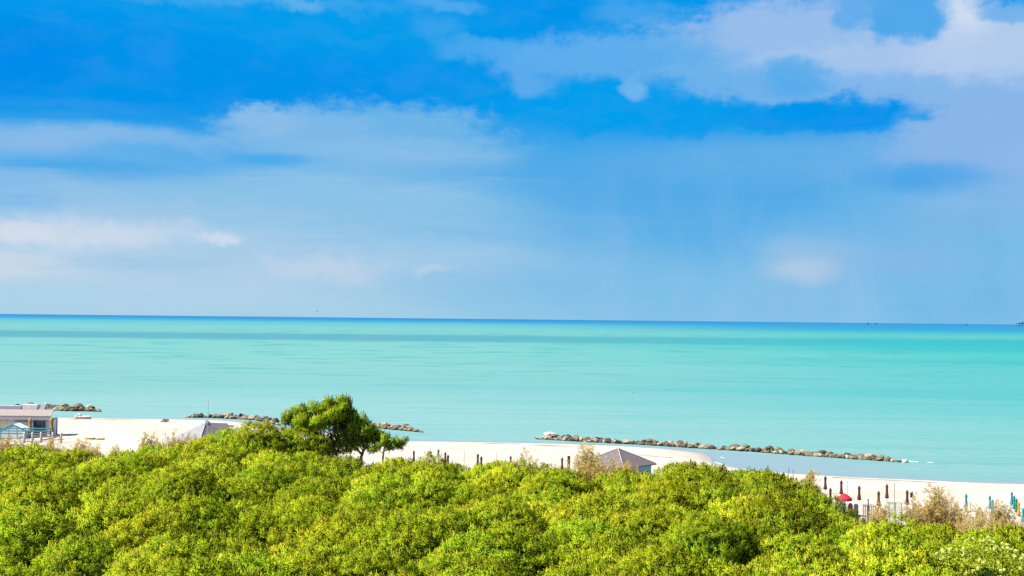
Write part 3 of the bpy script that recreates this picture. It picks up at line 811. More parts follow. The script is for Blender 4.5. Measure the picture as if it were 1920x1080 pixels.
TAM = [  # px, py top, distance, shape, tan/olive, widen, label
    (10, 812, 172, 1, 1, 1.0, 'olive tamarisk at the far left edge in front of the beach bar'),
    (36, 822, 172, 0, 1, .9, 'olive tamarisk in front of the turquoise fence of the beach bar'),
    (96, 818, 174, 2, 0, .9, 'thin tan tamarisk on the white sand right of the beach bar fence'),
    (108, 830, 172, 1, 0, .8, 'low reddish tan tamarisk at the canopy edge below the ochre boats'),
    (152, 820, 173, 0, 0, .9, 'upright tan tamarisk just left of the ochre boats'),
    (178, 829, 172, 1, 0, .8, 'low tan tamarisk below the ochre boats'),
    (217, 831, 174, 0, 0, .7, 'small tan tamarisk alone on the open sand'),
    (277, 808, 176, 0, 1, .8, 'tall tan tamarisk left of the grey roofed hut'),
    (305, 818, 175, 1, 1, .9, 'spreading olive tamarisk at the left eave of the grey hut'),
    (340, 809, 177, 1, 1, .9, 'broad tan tamarisk in front of the grey hut roof'),
    (362, 812, 176, 0, 1, .7, 'tan tamarisk nearest the middle of the grey hut roof'),
    (985, 846, 152, 1, 1, .8, 'short wide tan tamarisk standing before the open beach'),
    (1020, 866, 148, 0, 0, .8, 'low tan tamarisk between the wide tamarisk and the flat-topped post'),
    (1052, 868, 148, 1, 0, .8, 'low reddish tamarisk at the foot of the flat-topped red-brown post'),
    (1098, 826, 151, 0, 0, .85, 'tallest tan tamarisk left of the brown roofed blue kiosk'),
    (1112, 850, 149, 1, 1, .9, 'broad olive tamarisk under the left roof slope of the blue kiosk'),
    (1146, 858, 148, 1, 1, .9, 'olive tamarisk against the near corner of the blue kiosk roof'),
    (1173, 864, 149, 2, 1, .9, 'slim green tamarisk in front of the near corner of the blue kiosk'),
    (1520, 877, 140, 2, 1, .9, 'slim pale tamarisk alone between the dark mound and the closed umbrellas'),
    (1652, 938, 124, 0, 1, .8, 'tan tamarisk before the low wooden frame beside the brown umbrellas'),
    (1640, 952, 122, 1, 0, .6, 'low tan tamarisk right of the grey upright lounger'),
    (1598, 962, 118, 1, 1, .6, 'small dark tamarisk left of the pole under the red parasol'),
    (1712, 938, 120, 0, 0, .8, 'tan tamarisk under the lone brown umbrella right of the green fence'),
    (1733, 930, 119, 1, 0, .8, 'reddish tan tamarisk left of the tallest tamarisk at right'),
    (1752, 906, 118, 0, 1, .95, 'tallest tan tamarisk in the thicket at right'),
    (1775, 932, 117, 1, 0, .8, 'tan tamarisk right beside the tallest one of the thicket'),
    (1796, 938, 118, 0, 1, .8, 'tan tamarisk just left of the lone turquoise umbrella'),
    (1815, 952, 114, 1, 0, .9, 'low tan tamarisk in front of the lone turquoise umbrella'),
    (1832, 946, 116, 0, 1, .7, 'tan tamarisk just right of the lone turquoise umbrella'),
    (1835, 968, 112, 1, 0, .9, 'low brownish tamarisk at the foot of the thicket at right'),
    (1872, 936, 117, 0, 0, .8, 'upright tan tamarisk right of the pair of turquoise umbrellas'),
    (1862, 956, 114, 1, 1, .9, 'spreading olive tamarisk just below the pair of turquoise umbrellas'),
    (1888, 944, 117, 0, 0, .7, 'tan tamarisk just left of the slanting row of umbrellas'),
    (1918, 972, 112, 1, 1, .7, 'olive tamarisk cut by the right edge of the view'),
]
for (px, py, Y, k, ol, wd, lab) in TAM:
    mt = M_TAMG if ol else M_TAM
    q = at(px, py, Y=Y); z0 = gz(q.x, q.y) - 0.1; h = (q.z - z0) / 2.95
    m, v, f, ti, made = tam_proto(k, mt)
    e = empty('tamarisk', (q.x, q.y, z0), rnd.uniform(0, 6.28), lab, 'shrub', 'tamarisk shrubs along the back of the beach', (wd * max(h, .6), wd * max(h, .6), h))
    if not made:
        made.append(mesh('foliage', v, f, mt, e, tint=ti)); made.append(m.obj('stems', M_TWIG, e))
    else:
        for s_ in made:
            c_ = s_.copy(); C.objects.link(c_); c_.parent = e

# pale flowering broad-leaved shrub at the lower right corner
def broad_bush():
    rs = np.random.RandomState(77); V, F, T = [], [], []; nv = 0
    P = []
    for k in range(140):
        th = math.acos(1 - rs.rand() * 1.5); ph = rs.uniform(0, 6.28)
        P.append([2.7 * math.sin(th) * math.cos(ph), 2.0 * math.sin(th) * math.sin(ph), 1.7 * math.cos(th) * rs.uniform(0.85, 1.1)])
    for c0 in np.array(P):
        fl = rs.rand() < 0.7
        n = 34
        dd = unit(rs.normal(size=(n, 3)) + np.array([0, 0, 0.5]))
        base = c0 + dd * rs.uniform(0.1, 0.42, (n, 1))
        ax = unit(dd + rs.normal(size=(n, 3)) * 0.4); sd = unit(np.cross(ax, rs.normal(size=(n, 3))))
        l = rs.uniform(0.10, 0.17, (n, 1)); w = l * 0.32
        V.append(np.stack([base, base + ax * l * .5 - sd * w, base + ax * l, base + ax * l * .5 + sd * w], 1).reshape(-1, 3))
        ti = np.zeros((n * 4, 4), np.float32); ti[:, 0] = np.repeat(rs.uniform(0.1, 1, n), 4); ti[:, 3] = 1
        F.append(np.arange(n * 4).reshape(-1, 4) + nv); nv += n * 4; T.append(ti)
        if fl:                                                     # rounded pale flower head
            n = 40
            dd = unit(rs.normal(size=(n, 3)) + np.array([0, 0, 0.6])); h0 = c0 + unit(c0) * 0.38 + np.array([0, 0, 0.1])
            base = h0 + dd * rs.uniform(0.08, 0.15, (n, 1)); sd = unit(np.cross(dd, rs.normal(size=(n, 3)))); s2 = np.cross(dd, sd)
            w = 0.04
            V.append(np.stack([base - sd * w, base - s2 * w, base + sd * w, base + s2 * w], 1).reshape(-1, 3))
            ti = np.zeros((n * 4, 4), np.float32); ti[:, 0] = 1; ti[:, 1] = 1; ti[:, 3] = 1
            F.append(np.arange(n * 4).reshape(-1, 4) + nv); nv += n * 4; T.append(ti)
    cv, cf = core(0, 0, -0.5, 1.9, 1.3, 0.9, 5)
    V.append(cv); F.append(cf + nv); ct = np.zeros((len(cv), 4), np.float32); ct[:, 3] = 1; T.append(ct)
    return np.vstack(V), np.vstack(F), np.vstack(T), np.concatenate([np.zeros(nv // 4), np.ones(len(cf))])
q = at(1838, 1024, Y=79); z0 = gz(q.x, q.y)
e = empty('flowering_shrub', (q.x, q.y, z0), 0, 'pale flowering broad-leaved shrub in the lower right corner of the scrub', 'shrub')
v, f, ti, mi = broad_bush(); cr = mesh('crown', v, f, [M_BROAD, M_CORE], e, midx=mi, tint=ti); cr.location = (0, 0, q.z - z0 - 1.75)
trunk_bush(q.z - z0 - 1).obj('trunk', M_BARK, e, True)

# ------------------------------------------------------------------ breakwater boulders
mr = bpy.data.materials.new('breakwater_rock'); mr.use_nodes = True
t = NG(mr.node_tree); b = mr.node_tree.nodes['Principled BSDF']
gp = t.n('ShaderNodeNewGeometry').outputs['Position']; ob = t.n('ShaderNodeTexCoord').outputs['Object']
oi = t.n('ShaderNodeObjectInfo').outputs['Random']
n1 = t.noise(gp, 0.9, 6, 0.65); n2 = t.noise(gp, 4.0, 5, 0.7)
c = t.mix(t.rng(n1, 0.38, 0.62), (0.112, 0.090, 0.054), (0.05, 0.04, 0.027))
c = t.mix(t.rng(oi, 0.5, 1.0, 0, 0.85), c, (0.23, 0.195, 0.135))
c = t.mix(t.rng(oi, 0.3, 0.1, 0, 0.8), c, (0.032, 0.025, 0.02))
c = t.mix(t.rng(n2, 0.45, 0.7, 0, 0.75), c, (0.035, 0.027, 0.022))
zz = t.sep(gp)[2]
c = t.mix(t.rng(t.math('ADD', zz, t.math('MULTIPLY', n2, 0.3)), 0.22, 0.42, 0.7, 0), c, (0.035, 0.033, 0.018))     # weedy splash line
t.put(b.inputs['Base Color'], c); b.inputs['Roughness'].default_value = 0.85; b.inputs['Specular IOR Level'].default_value = 0.2
bp = t.n('ShaderNodeBump'); bp.inputs['Strength'].default_value = 0.6; bp.inputs['Distance'].default_value = 0.1
t.put(bp.inputs['Height'], n2); t.put(b.inputs['Normal'], bp.outputs[0])
mr_w = surf('pale_rock', (0.42, 0.38, 0.33), (0.30, 0.26, 0.21), 1.5, 0.85, 0.2, 0.5)
import bmesh
def boulder_mesh(seed):
    rs = np.random.RandomState(seed)
    bm = bmesh.new(); bmesh.ops.create_icosphere(bm, subdivisions=3, radius=1.0)
    pl = [(unit(rs.normal(size=3)), rs.uniform(0.42, 0.78)) for _ in range(14)]
    for vt in bm.verts:
        p = np.array(vt.co)
        for nrm, d_ in pl:
            k = p @ nrm
            if k > d_: p = p - nrm * (k - d_) * 0.97
        p = p * (1 + 0.035 * math.sin(5 * p[0] + seed) * math.sin(6 * p[1] + 2 * seed) + 0.02 * math.sin(13 * p[2] + seed))
        vt.co = p * np.array([1.25, 0.95, 0.74])
    me = bpy.data.meshes.new('boulder'); bm.to_mesh(me); bm.free(); me.materials.append(mr)
    return me
BM = [boulder_mesh(60 + k) for k in range(9)]
def boulder_row(row, label, group, step, r0, r1, seed, tops=0.5):
    rs = np.random.RandomState(seed)
    q = seg_y(row); seg = np.sqrt((np.diff(q, axis=0) ** 2).sum(-1)); cum = np.concatenate([[0], np.cumsum(seg)]); Lt = cum[-1]
    s_ = 0.0; out = []
    while s_ <= Lt:
        end = min(s_, Lt - s_) / 6.0
        x = np.interp(s_, cum, q[:, 0]); y = np.interp(s_, cum, q[:, 1])
        r = rs.uniform(r0, r1) * min(1.0, 0.55 + 0.45 * end)
        out.append((x, y + r * 0.6, r * 0.30, r))
        if rs.rand() < tops and end > 0.3:
            r2 = rs.uniform(r0, r1) * 0.95
            out.append((x + rs.uniform(-.4, .4), y + 1.7 + rs.uniform(-.2, .5), r2 * rs.uniform(0.4, 0.65), r2))
        s_ += r * 1.3 * step
    for (x, y, z, r) in out:
        o = bpy.data.objects.new('boulder', BM[rs.randint(len(BM))]); C.objects.link(o)
        o.location = (x, y, z); o.rotation_euler = (rs.uniform(-.35, .35), rs.uniform(-.35, .35), rs.uniform(0, 6.28))
        o.scale = (r * rs.uniform(.9, 1.15), r, r * rs.uniform(.85, 1.1))
        tag(o, label, 'boulder', group)
boulder_row(RIGHT_ROW, 'tan and grey boulder in the long breakwater at right', 'boulders of the long breakwater at right', 0.78, 0.5, 0.9, 5, 0.7)
boulder_row([(348, 783), (400, 784), (440, 786), (480, 788), (525, 798)], 'tan boulder in the middle breakwater left of the tall pine', 'boulders of the middle breakwater left of the pine', 0.95, 0.65, 1.05, 6, 0.7)
boulder_row([(560, 792), (640, 797), (705, 803), (750, 807), (791, 811)], 'brown boulder in the middle breakwater behind and right of the tall pine', 'boulders of the middle breakwater right of the pine', 0.95, 0.65, 1.1, 8, 0.7)
boulder_row([(0, 769), (40, 769), (90, 769), (130, 771), (186, 772)], 'tan boulder in the far left breakwater behind the beach bar', 'boulders of the breakwater behind the beach bar', 0.85, 0.9, 1.45, 11, 1.0)
def one_boulder(px, py, r, k, m, label, z=0.35, flat=1.0):
    q = at(px, py, 0.0)
    o = mesh('boulder', [tuple(vt.co) for vt in BM[k].vertices], [tuple(p.vertices) for p in BM[k].polygons], m)
    o.location = (q.x, q.y + r * .5, z); o.scale = (r * 1.3, r, r * flat); tag(o, label, 'boulder'); return o
one_boulder(1036, 822, 1.25, 2, mr_w, 'big whitish flat boulder near the left tip of the long breakwater', 0.55, 0.75)
one_boulder(1697, 867, 0.8, 4, mr_w, 'low whitish boulder at the right tip of the long breakwater', 0.1, 0.6)
one_boulder(1019, 824, 1.1, 5, mr_w, 'cream boulder forming the left tip of the long breakwater', 0.2, 0.7)

# foam where the sea breaks
M_FOAM = surf('white_foam', (0.62, 0.64, 0.64), (0.5, 0.55, 0.57), 1.0, 0.8, 0.2)
def foam_patch(pxs, thick, seed, m):
    rs = np.random.RandomState(seed); q = [at(px, py, 0.02) for px, py in pxs]
    v = []
    n = 24
    P = np.array([[a.x, a.y] for a in q]); s_ = np.linspace(0, len(P) - 1, n)
    for i, u in enumerate(s_):
        x = np.interp(u, range(len(P)), P[:, 0]); y = np.interp(u, range(len(P)), P[:, 1])
        w = thick * rs.uniform(0.3, 1.0) * (math.sin(math.pi * (i + .4) / n) + 0.1)
        v += [(x, y - w, 0.012), (x, y, 0.05), (x, y + w, 0.012)]
    f = []
    for i in range(n - 1):
        for k in range(2): a = 3 * i + k; f.append((a, a + 3, a + 4, a + 1))
    m.add(v, f)
fm = MB()
for k, (p_, th) in enumerate([([(1694, 864), (1722, 866)], 0.9), ([(1738, 867), (1750, 867)], 0.35), ([(745, 829.4), (772, 829)], 0.4), ([(800, 830), (845, 831)], 0.5), ([(930, 831.3), (1010, 833)], 0.22), ([(180, 786.3), (262, 787)], 0.4), ([(1740, 901.8), (1830, 905.5)], 0.22), ([(1318, 853), (1322, 856)], 0.5),
                             ([(1340, 866), (1362, 873)], 0.3), ([(1350, 857), (1358, 859)], 0.25), ([(1640, 897), (1700, 900.5)], 0.22), ([(1480, 888.6), (1560, 893.5)], 0.2)]):
    foam_patch(p_, th, k, fm)
fo = fm.obj('foam', M_FOAM); fo['kind'] = 'stuff'; tag(fo, 'thin white foam at the breakwater tip and along the waterline', 'foam')

# dark strings of weed left by the tide
M_WEED = surf('dry_seaweed', (0.13, 0.095, 0.06), (0.075, 0.055, 0.035), 3.0, 0.95, 0.05, 0.6)
wk = MB()
def wrack(pxs, thick, seed):
    rs = np.random.RandomState(seed); q = np.array([[*at(px, py, 0.8)[:2]] for px, py in pxs]); n = 40; v = []; f = []
    for i, u in enumerate(np.linspace(0, len(q) - 1, n)):
        x = np.interp(u, range(len(q)), q[:, 0]); y = np.interp(u, range(len(q)), q[:, 1]) + rs.normal() * thick * .3
        w = thick * rs.uniform(0.15, 1.0); z = gz(x, y)
        v += [(x, y - w, z - .02), (x, y, z + .06), (x, y + w, z - .02)]
    for i in range(n - 1):
        for k in range(2): a = 3 * i + k; f.append((a, a + 3, a + 4, a + 1))
    wk.add(v, f)
wrack([(905, 834.5), (975, 835.5)], 0.22, 1); wrack([(1196, 856), (1226, 858), (1262, 858)], 0.5, 2); wrack([(1000, 839), (1070, 840)], 0.2, 3); wrack([(130, 791), (260, 792)], 0.25, 4); wrack([(1560, 899), (1760, 908)], 0.14, 5)
wo_ = wk.obj('seaweed', M_WEED); wo_['kind'] = 'stuff'; tag(wo_, 'thin brown strings of dry seaweed lying along the sand', 'seaweed')

# ------------------------------------------------------------------ beach umbrellas
M_BROWN = surf('brown_canvas', (0.085, 0.028, 0.02), (0.055, 0.02, 0.016), 5, 0.8, 0.2)
M_OLIVEB = surf('dark_olive_canvas', (0.075, 0.05, 0.02), (0.05, 0.035, 0.016), 5, 0.8, 0.2)
M_TEAL = surf('teal_canvas', (0.004, 0.20, 0.24), (0.004, 0.15, 0.18), 5, 0.7, 0.2)
M_GREENC = surf('green_canvas', (0.015, 0.16, 0.05), (0.01, 0.12, 0.04), 5, 0.7, 0.2)
M_YELC = surf('yellow_canvas', (0.42, 0.24, 0.01), (0.36, 0.19, 0.01), 5, 0.7, 0.2)
M_OCHRE = surf('ochre_canvas', (0.34, 0.21, 0.07), (0.28, 0.16, 0.05), 5, 0.8, 0.2)
M_POLEW = surf('white_pole', (0.34, 0.33, 0.30), (0.28, 0.27, 0.24), 6, 0.5, 0.4)
M_POLED = surf('dark_pole', (0.06, 0.06, 0.07), (0.04, 0.04, 0.05), 6, 0.5, 0.4)
M_WOOD = surf('weathered_wood', (0.26, 0.19, 0.12), (0.18, 0.13, 0.08), 6, 0.8, 0.2)
def umbrella(px, py, H, m, label, group, slim=1.0, Y=None, zg=None, name='closed_umbrella'):
    """closed parasol: its tip at the pixel, height H above the sand"""
    if Y is None:
        d = ray(px, py); Y = 150.0
        for _ in range(12):
            q = at(px, py, Y=Y); Y += ((gz(q.x, Y) + H) - q.z) / (d.z / d.y)
    q = at(px, py, Y=Y); z0 = gz(q.x, Y); H = q.z - z0
    e = empty(name, (q.x, Y, z0), rnd.uniform(0, 6), label, 'umbrella', group)
    p = MB(); p.tube([(0, 0, -0.2), (0, 0, H)], 0.028, 8); p.obj('pole', M_WOOD if slim >= 1 else M_POLEW, e)
    k = MB(); s_ = slim
    k.lathe([(0.03 * s_, H * 0.99), (0.075 * s_, H * 0.95), (0.135 * s_, H * 0.90), (0.15 * s_, H * 0.85), (0.12 * s_, H * 0.77), (0.115 * s_, H * 0.62), (0.15 * s_, H * 0.48), (0.19 * s_, H * 0.36), (0.21 * s_, H * 0.27), (0.13 * s_, H * 0.25)][::-1], 32, 0.14, 8, 0.25)
    k.obj('canopy', m, e, True)
    if slim >= 1:
        st = MB(); st.lathe([(0.135, H * 0.66), (0.14, H * 0.68), (0.135, H * 0.70)], 16); st.obj('tie_strap', m, e)
    return e
GB = 'closed brown umbrellas along the beach'
umbrella(776, 844, 2.2, M_OLIVEB, 'closed dark brown umbrella right of the small leaning pine', GB)
umbrella(835, 847, 2.2, M_BROWN, 'taller closed brown umbrella of the pair at the left of the open beach', GB)
umbrella(840, 852, 2.2, M_BROWN, 'shorter closed brown umbrella of the pair at the left of the open beach', GB)
umbrella(896, 850, 2.2, M_BROWN, 'taller closed brown umbrella of the pair in the dip of the scrub', GB)
umbrella(902.5, 855, 2.2, M_BROWN, 'shorter closed brown umbrella of the pair in the dip of the scrub', GB)
umbrella(957.5, 854, 2.2, M_BROWN, 'single closed brown umbrella just left of the short wide tamarisk', GB)
umbrella(1054, 857, 2.3, M_OLIVEB, 'closed dark olive umbrella left of the flat-topped post', GB)
umbrella(1391, 880, 2.0, M_OLIVEB, 'closed brown umbrella with only its tip above the scrub near the cove', GB)
umbrella(1469, 885, 2.1, M_OLIVEB, 'closed olive umbrella left of the two thin dark poles', GB)
umbrella(1493, 895, 2.2, M_OLIVEB, 'slim dark olive closed umbrella right of the two thin dark poles', GB)
umbrella(1547.5, 892, 2.2, M_BROWN, 'closed brown umbrella right of the slim pale tamarisk', GB)
umbrella(1557, 914, 2.2, M_BROWN, 'closed brown umbrella half hidden by the end of the dark mound', GB)
umbrella(1577.5, 900, 2.2, M_BROWN, 'closed brown umbrella behind the red parasol', GB)
umbrella(1611, 910, 2.2, M_BROWN, 'closed brown umbrella right of the red parasol', GB)
umbrella(1647.5, 920, 2.2, M_OLIVEB, 'closed brown umbrella above the tamarisk before the wooden frame', GB)
umbrella(1663, 907, 2.2, M_BROWN, 'tall closed brown umbrella left of the pale tall pole', GB)
umbrella(1701, 918, 2.2, M_BROWN, 'lone closed brown umbrella right of the green mesh fence', GB)
GT = 'closed turquoise umbrellas at the right edge of the beach'
umbrella(1811.5, 925, 2.0, M_TEAL, 'lone closed turquoise umbrella above the thicket', GT, 0.85)
umbrella(1856, 928, 2.0, M_TEAL, 'taller closed turquoise umbrella of the pair behind the thicket', GT, 0.85)
umbrella(1861, 936, 2.0, M_TEAL, 'shorter closed turquoise umbrella of the pair behind the thicket', GT, 0.85)
umbrella(1897, 921, 2.0, M_TEAL, 'farthest closed turquoise umbrella in the slanting row near the right edge', GT, 0.85)
umbrella(1901.5, 928, 2.0, M_TEAL, 'second closed turquoise umbrella in the slanting row, beside the green one', GT, 0.85)
umbrella(1906, 933.5, 2.0, M_GREENC, 'closed green umbrella in the slanting row between turquoise and yellow', GT, 0.85)
umbrella(1910, 940, 2.0, M_YELC, 'closed yellow umbrella ending the slanting row near the right edge', GT, 0.85)
umbrella(1918.5, 952, 1.9, M_TEAL, 'closed teal umbrella cut by the right edge of the view', GT, 0.85)

# red parasol open
M_RED = surf('red_canvas', (0.34, 0.012, 0.03), (0.28, 0.01, 0.022), 3, 0.7, 0.2)
q = at(1583.5, 925, Y=136); z0 = gz(q.x, q.y); H = q.z - z0
e = empty('red_parasol', (q.x, q.y, z0), 0.2, 'open red parasol among the closed brown umbrellas', 'parasol')
p = MB(); p.tube([(0, 0, -.2), (0, 0, H)], 0.03, 8); p.obj('pole', M_POLEW, e)
k = MB()
k.lathe([(0.74, H - 0.62), (0.80, H - 0.60), (0.76, H - 0.48), (0.48, H - 0.27), (0.2, H - 0.08), (0.05, H), (0.02, H + .03)], 24, 0.03, 8); k.obj('canopy', M_RED, e)
k = MB(); k.lathe([(0.79, H - 0.74), (0.80, H - 0.61), (0.785, H - 0.61), (0.775, H - 0.74)], 24, 0.03, 8); k.obj('valance', M_RED, e)
# upright folded loungers
M_LB = surf('maroon_cover', (0.10, 0.035, 0.04), (0.07, 0.025, 0.03), 4, 0.8, 0.2)
M_LG = surf('grey_cover', (0.14, 0.14, 0.15), (0.10, 0.10, 0.11), 4, 0.8, 0.2)
def lounger(px, py, Y, m, label):
    q = at(px, py, Y=Y); z0 = gz(q.x, Y); h = q.z - z0
    e = empty('folded_lounger', (q.x, Y, z0), 0.1, label, 'sun lounger', 'folded loungers by the red parasol')
    k = MB(); n = 10
    out = [(-.23, 0.25), (.23, 0.25), (.25, h * .8)] + [(.25 * math.cos(a), h * .8 + h * .2 * math.sin(a)) for a in np.linspace(0.3, math.pi - 0.3, n)] + [(-.25, h * .8)]
    N_ = len(out); k.add([(x, -.06, z) for x, z in out] + [(x, .06, z) for x, z in out], [tuple(range(N_)), tuple(range(2 * N_ - 1, N_ - 1, -1))] + [(i, N_ + i, N_ + (i + 1) % N_, (i + 1) % N_) for i in range(N_)])
    k.obj('back', m, e)
    for sx in (-.2, .2):
        l = MB(); l.tube([(sx, 0.02, -.1), (sx, 0, .4)], .022, 6); l.obj('leg', M_POLED, e)
lounger(1594.5, 943, 133, M_LB, 'folded maroon lounger standing upright beside the red parasol')
lounger(1605, 944, 134, M_LG, 'folded grey lounger standing upright right of the maroon one')
# bather's blue windbreak strip hanging under the parasol
M_BLUE = surf('pale_blue_cloth', (0.20, 0.28, 0.36), (0.15, 0.22, 0.30), 4, 0.8, 0.2)
q = at(1581.5, 939, Y=135); z0 = gz(q.x, 135); h = q.z - z0
k = MB(); n = 7
for i in range(n): pass
vv = []; 
for zi in np.linspace(0.02, h, 6):
    for i in range(n): vv.append((-.22 + .44 * i / (n - 1), .05 * math.sin(i * 1.9 + zi * 2), zi))
ff = [(r_ * n + i, r_ * n + i + 1, (r_ + 1) * n + i + 1, (r_ + 1) * n + i) for r_ in range(5) for i in range(n - 1)]
vb = [(x, y + .03, z) for x, y, z in vv]; m_ = len(vv)
k.add(vv + vb, ff + [tuple(m_ + i for i in f_[::-1]) for f_ in ff] + [(i + 1, i, m_ + i, m_ + i + 1) for i in range(n - 1)] + [(35 + i, 36 + i, m_ + 36 + i, m_ + 35 + i) for i in range(n - 1)])
o = k.obj('beach_towel', M_BLUE); o.location = (q.x, 135, z0); tag(o, 'pale blue cloth hanging under the open red parasol', 'towel')

# poles
def pole(px, py, Y, r, m, label, arm=None, name='beach_pole', flag=None):
    q = at(px, py, Y=Y); z0 = gz(q.x, Y); h = q.z - z0
    e = empty(name, (q.x, Y, z0), 0, label, 'pole')
    k = MB(); k.tube([(0, 0, -.3), (0, 0, h)], [r * 1.15, r], 8); k.obj('shaft', m, e)
    c_ = MB(); c_.lathe([(r * 1.5, h - .02), (r * 1.6, h + .03), (r * .8, h + .06)], 10); c_.obj('cap', m, e)
    if arm:
        a_ = MB(); a_.tube([(0, 0, h - .04), (arm * .6, 0, h), (arm, 0, h - .02)], r * .8, 6); a_.obj('arm', m, e)
    if flag:
        f_ = MB(); w, fh, fm_ = flag
        f_.add([(0, 0, h - fh), (w * .5, .06, h - fh * 1.1), (w, -.04, h - fh), (w, -.04, h - .05), (w * .5, .06, h), (0, 0, h)] , [(0, 1, 4, 5), (1, 2, 3, 4)]); f_.obj('flag', fm_, e)
pole(390.5, 750, 183, 0.032, M_POLEW, 'thin lamp pole with a short arm rising behind the grey hut', arm=-0.95, name='lamp_pole')
pole(1479, 879, 158, 0.035, M_POLED, 'left one of two thin dark poles before the lagoon')
pole(1487, 882, 156, 0.035, M_POLED, 'right one of two thin dark poles before the lagoon')
pole(1589, 902, 138, 0.03, M_POLEW, 'thin pale pole rising behind the red parasol')
pole(1677, 908, 133, 0.05, M_POLEW, 'tall pale pole right of the tall brown umbrella')
pole(870.5, 846, 165, 0.03, M_POLEW, 'thin pale stake in the dip of the scrub left of the umbrella pair')
pole(931, 850, 165, 0.03, M_POLEW, 'thin pale stake right of the umbrella pair in the dip')
pole(807, 840, 172, 0.03, M_POLEW, 'thin pale stake left of the grey pennant')
pole(823.5, 843, 168, 0.03, M_POLED, 'thin pole with a small grey pennant left of the umbrellas', flag=(-0.22, 0.8, surf('grey_pennant', (0.16, 0.17, 0.2), None, 3)))
pole(1711.5, 923, 128, 0.03, M_POLED, 'short pole with a small dark pennant right of the lone brown umbrella', flag=(-0.28, 0.5, surf('dark_pennant', (0.07, 0.08, 0.07), None, 3)))
pole(1820, 943, 128, 0.03, M_POLED, 'short dark stake right of the lone turquoise umbrella')
# flat-topped post
q = at(1066.5, 855, Y=160); z0 = gz(q.x, 160); h = q.z - z0
e = empty('beach_post', (q.x, 160, z0), 0.15, 'flat-topped red-brown post left of the tallest tamarisk by the kiosk', 'post')
k = MB(); k.box(-.15, .15, -.15, .15, -.3, h - .06, bev=.02); k.obj('shaft', M_LB, e)
k = MB(); k.box(-.18, .18, -.18, .18, h - .058, h, bev=.02); k.obj('cap', M_BROWN, e)

# low wooden frame and green mesh fence
q0 = at(1613, 945, Y=131); q1 = at(1646, 947, Y=129); z0 = gz(q0.x, 131)
e = empty('wooden_frame', ((q0.x + q1.x) / 2, 130, z0), 0, 'low beige wooden rail frame behind the tamarisk, right of the grey lounger', 'railing')
hx = (q1.x - q0.x) / 2; h = q0.z - z0
k = MB(); k.box(-hx, hx, -.05, .05, h - .1, h, bev=.01); k.obj('top_rail', M_WOOD, e)
k = MB(); k.box(-hx, hx, -.04, .04, h * .45, h * .45 + .08, bev=.01); k.obj('lower_rail', M_WOOD, e)
for i in range(7):
    k = MB(); xx = -hx + 2 * hx * i / 6; k.box(xx - .045, xx + .045, -.13, -.051, -.2, h - .02, bev=.01); k.obj('post', M_WOOD, e)
M_MESH = surf('green_mesh', (0.03, 0.22, 0.12), (0.025, 0.17, 0.09), 4, 0.6, 0.3)
M_DKGR = surf('dark_green_paint', (0.01, 0.06, 0.05), (0.008, 0.045, 0.04), 4, 0.5, 0.4)
q0 = at(1668, 942, Y=130); q1 = at(1690, 943, Y=130); z0 = gz(q0.x, 130); h = q0.z - z0; hx = (q1.x - q0.x) / 2
e = empty('mesh_fence', ((q0.x + q1.x) / 2, 130, z0), 0, 'green mesh fence panel beside the tall pale pole', 'fence')
k = MB()
for i in range(13):
    xx = -hx + 2 * hx * i / 12; k.box(xx - .008, xx + .008, -.008, .008, 0, h - .06)
for i in range(9):
    zi = (h - .1) * (i + .5) / 9; k.box(-hx, hx, -.018, -.009, zi - .008, zi + .008)
k.obj('mesh_panel', M_MESH, e)
for xx in (-hx - .05, 0.0, hx + .05):
    k = MB(); k.tube([(xx, .05, -.2), (xx, .05, h)], .04, 8); k.obj('post', M_MESH, e)
k = MB(); k.tube([(-hx - .05, .0, h - .03), (hx + .05, .0, h - .03)], .025, 6); k.obj('top_rail', M_MESH, e)
pole(1628, 937, 129, 0.06, M_DKGR, 'stout dark green post between the wooden frame and the tamarisk')

# ------------------------------------------------------------------ kiosk with brown pyramid roof and blue walls
def roof_mat(name, c1, c2, sc=1.0):
    m = surf(name, c1, c2, 3.0 * sc, 0.8, 0.2, 0.3); return m
M_RBROWN = roof_mat('brown_shingle', (0.125, 0.102, 0.104), (0.092, 0.076, 0.08))
M_RGREY = roof_mat('pale_grey_sheet', (0.24, 0.235, 0.245), (0.19, 0.185, 0.195))
M_RDARK = roof_mat('dark_roof_sheet', (0.10, 0.085, 0.10), (0.075, 0.065, 0.08))
M_RIDGE = surf('pale_ridge', (0.30, 0.27, 0.26), (0.22, 0.2, 0.2), 4, 0.7, 0.3)
M_KBLUE = surf('turquoise_paint', (0.20, 0.46, 0.50), (0.16, 0.40, 0.44), 2, 0.6, 0.3)
M_DARK = surf('dark_opening', (0.03, 0.035, 0.045), (0.02, 0.025, 0.03), 3, 0.3, 0.5)
qa = at(1159, 841, Y=163); z0 = gz(qa.x, 163); ze = at(1232, 870, Y=163).z
hd = abs(at(1232, 870, Y=163).x - qa.x); hz = qa.z - z0; he = ze - z0
e = empty('beach_kiosk', (qa.x, 163, z0), 0.06, 'turquoise beach kiosk with a brown pyramid roof behind the scrub', 'kiosk')
k = MB(); th_ = .12
cs = [(-hd, 0), (0, -hd), (hd, 0), (0, hd)]
k.add([(0, 0, hz)] + [(x, y, he) for x, y in cs] + [(x, y, he - th_) for x, y in cs],
      [(0, i + 1, (i + 1) % 4 + 1) for i in range(4)] + [(i + 1, i + 5, (i + 1) % 4 + 5, (i + 1) % 4 + 1) for i in range(4)] + [(8, 7, 6, 5)])
ro = k.obj('roof', M_RBROWN, e)
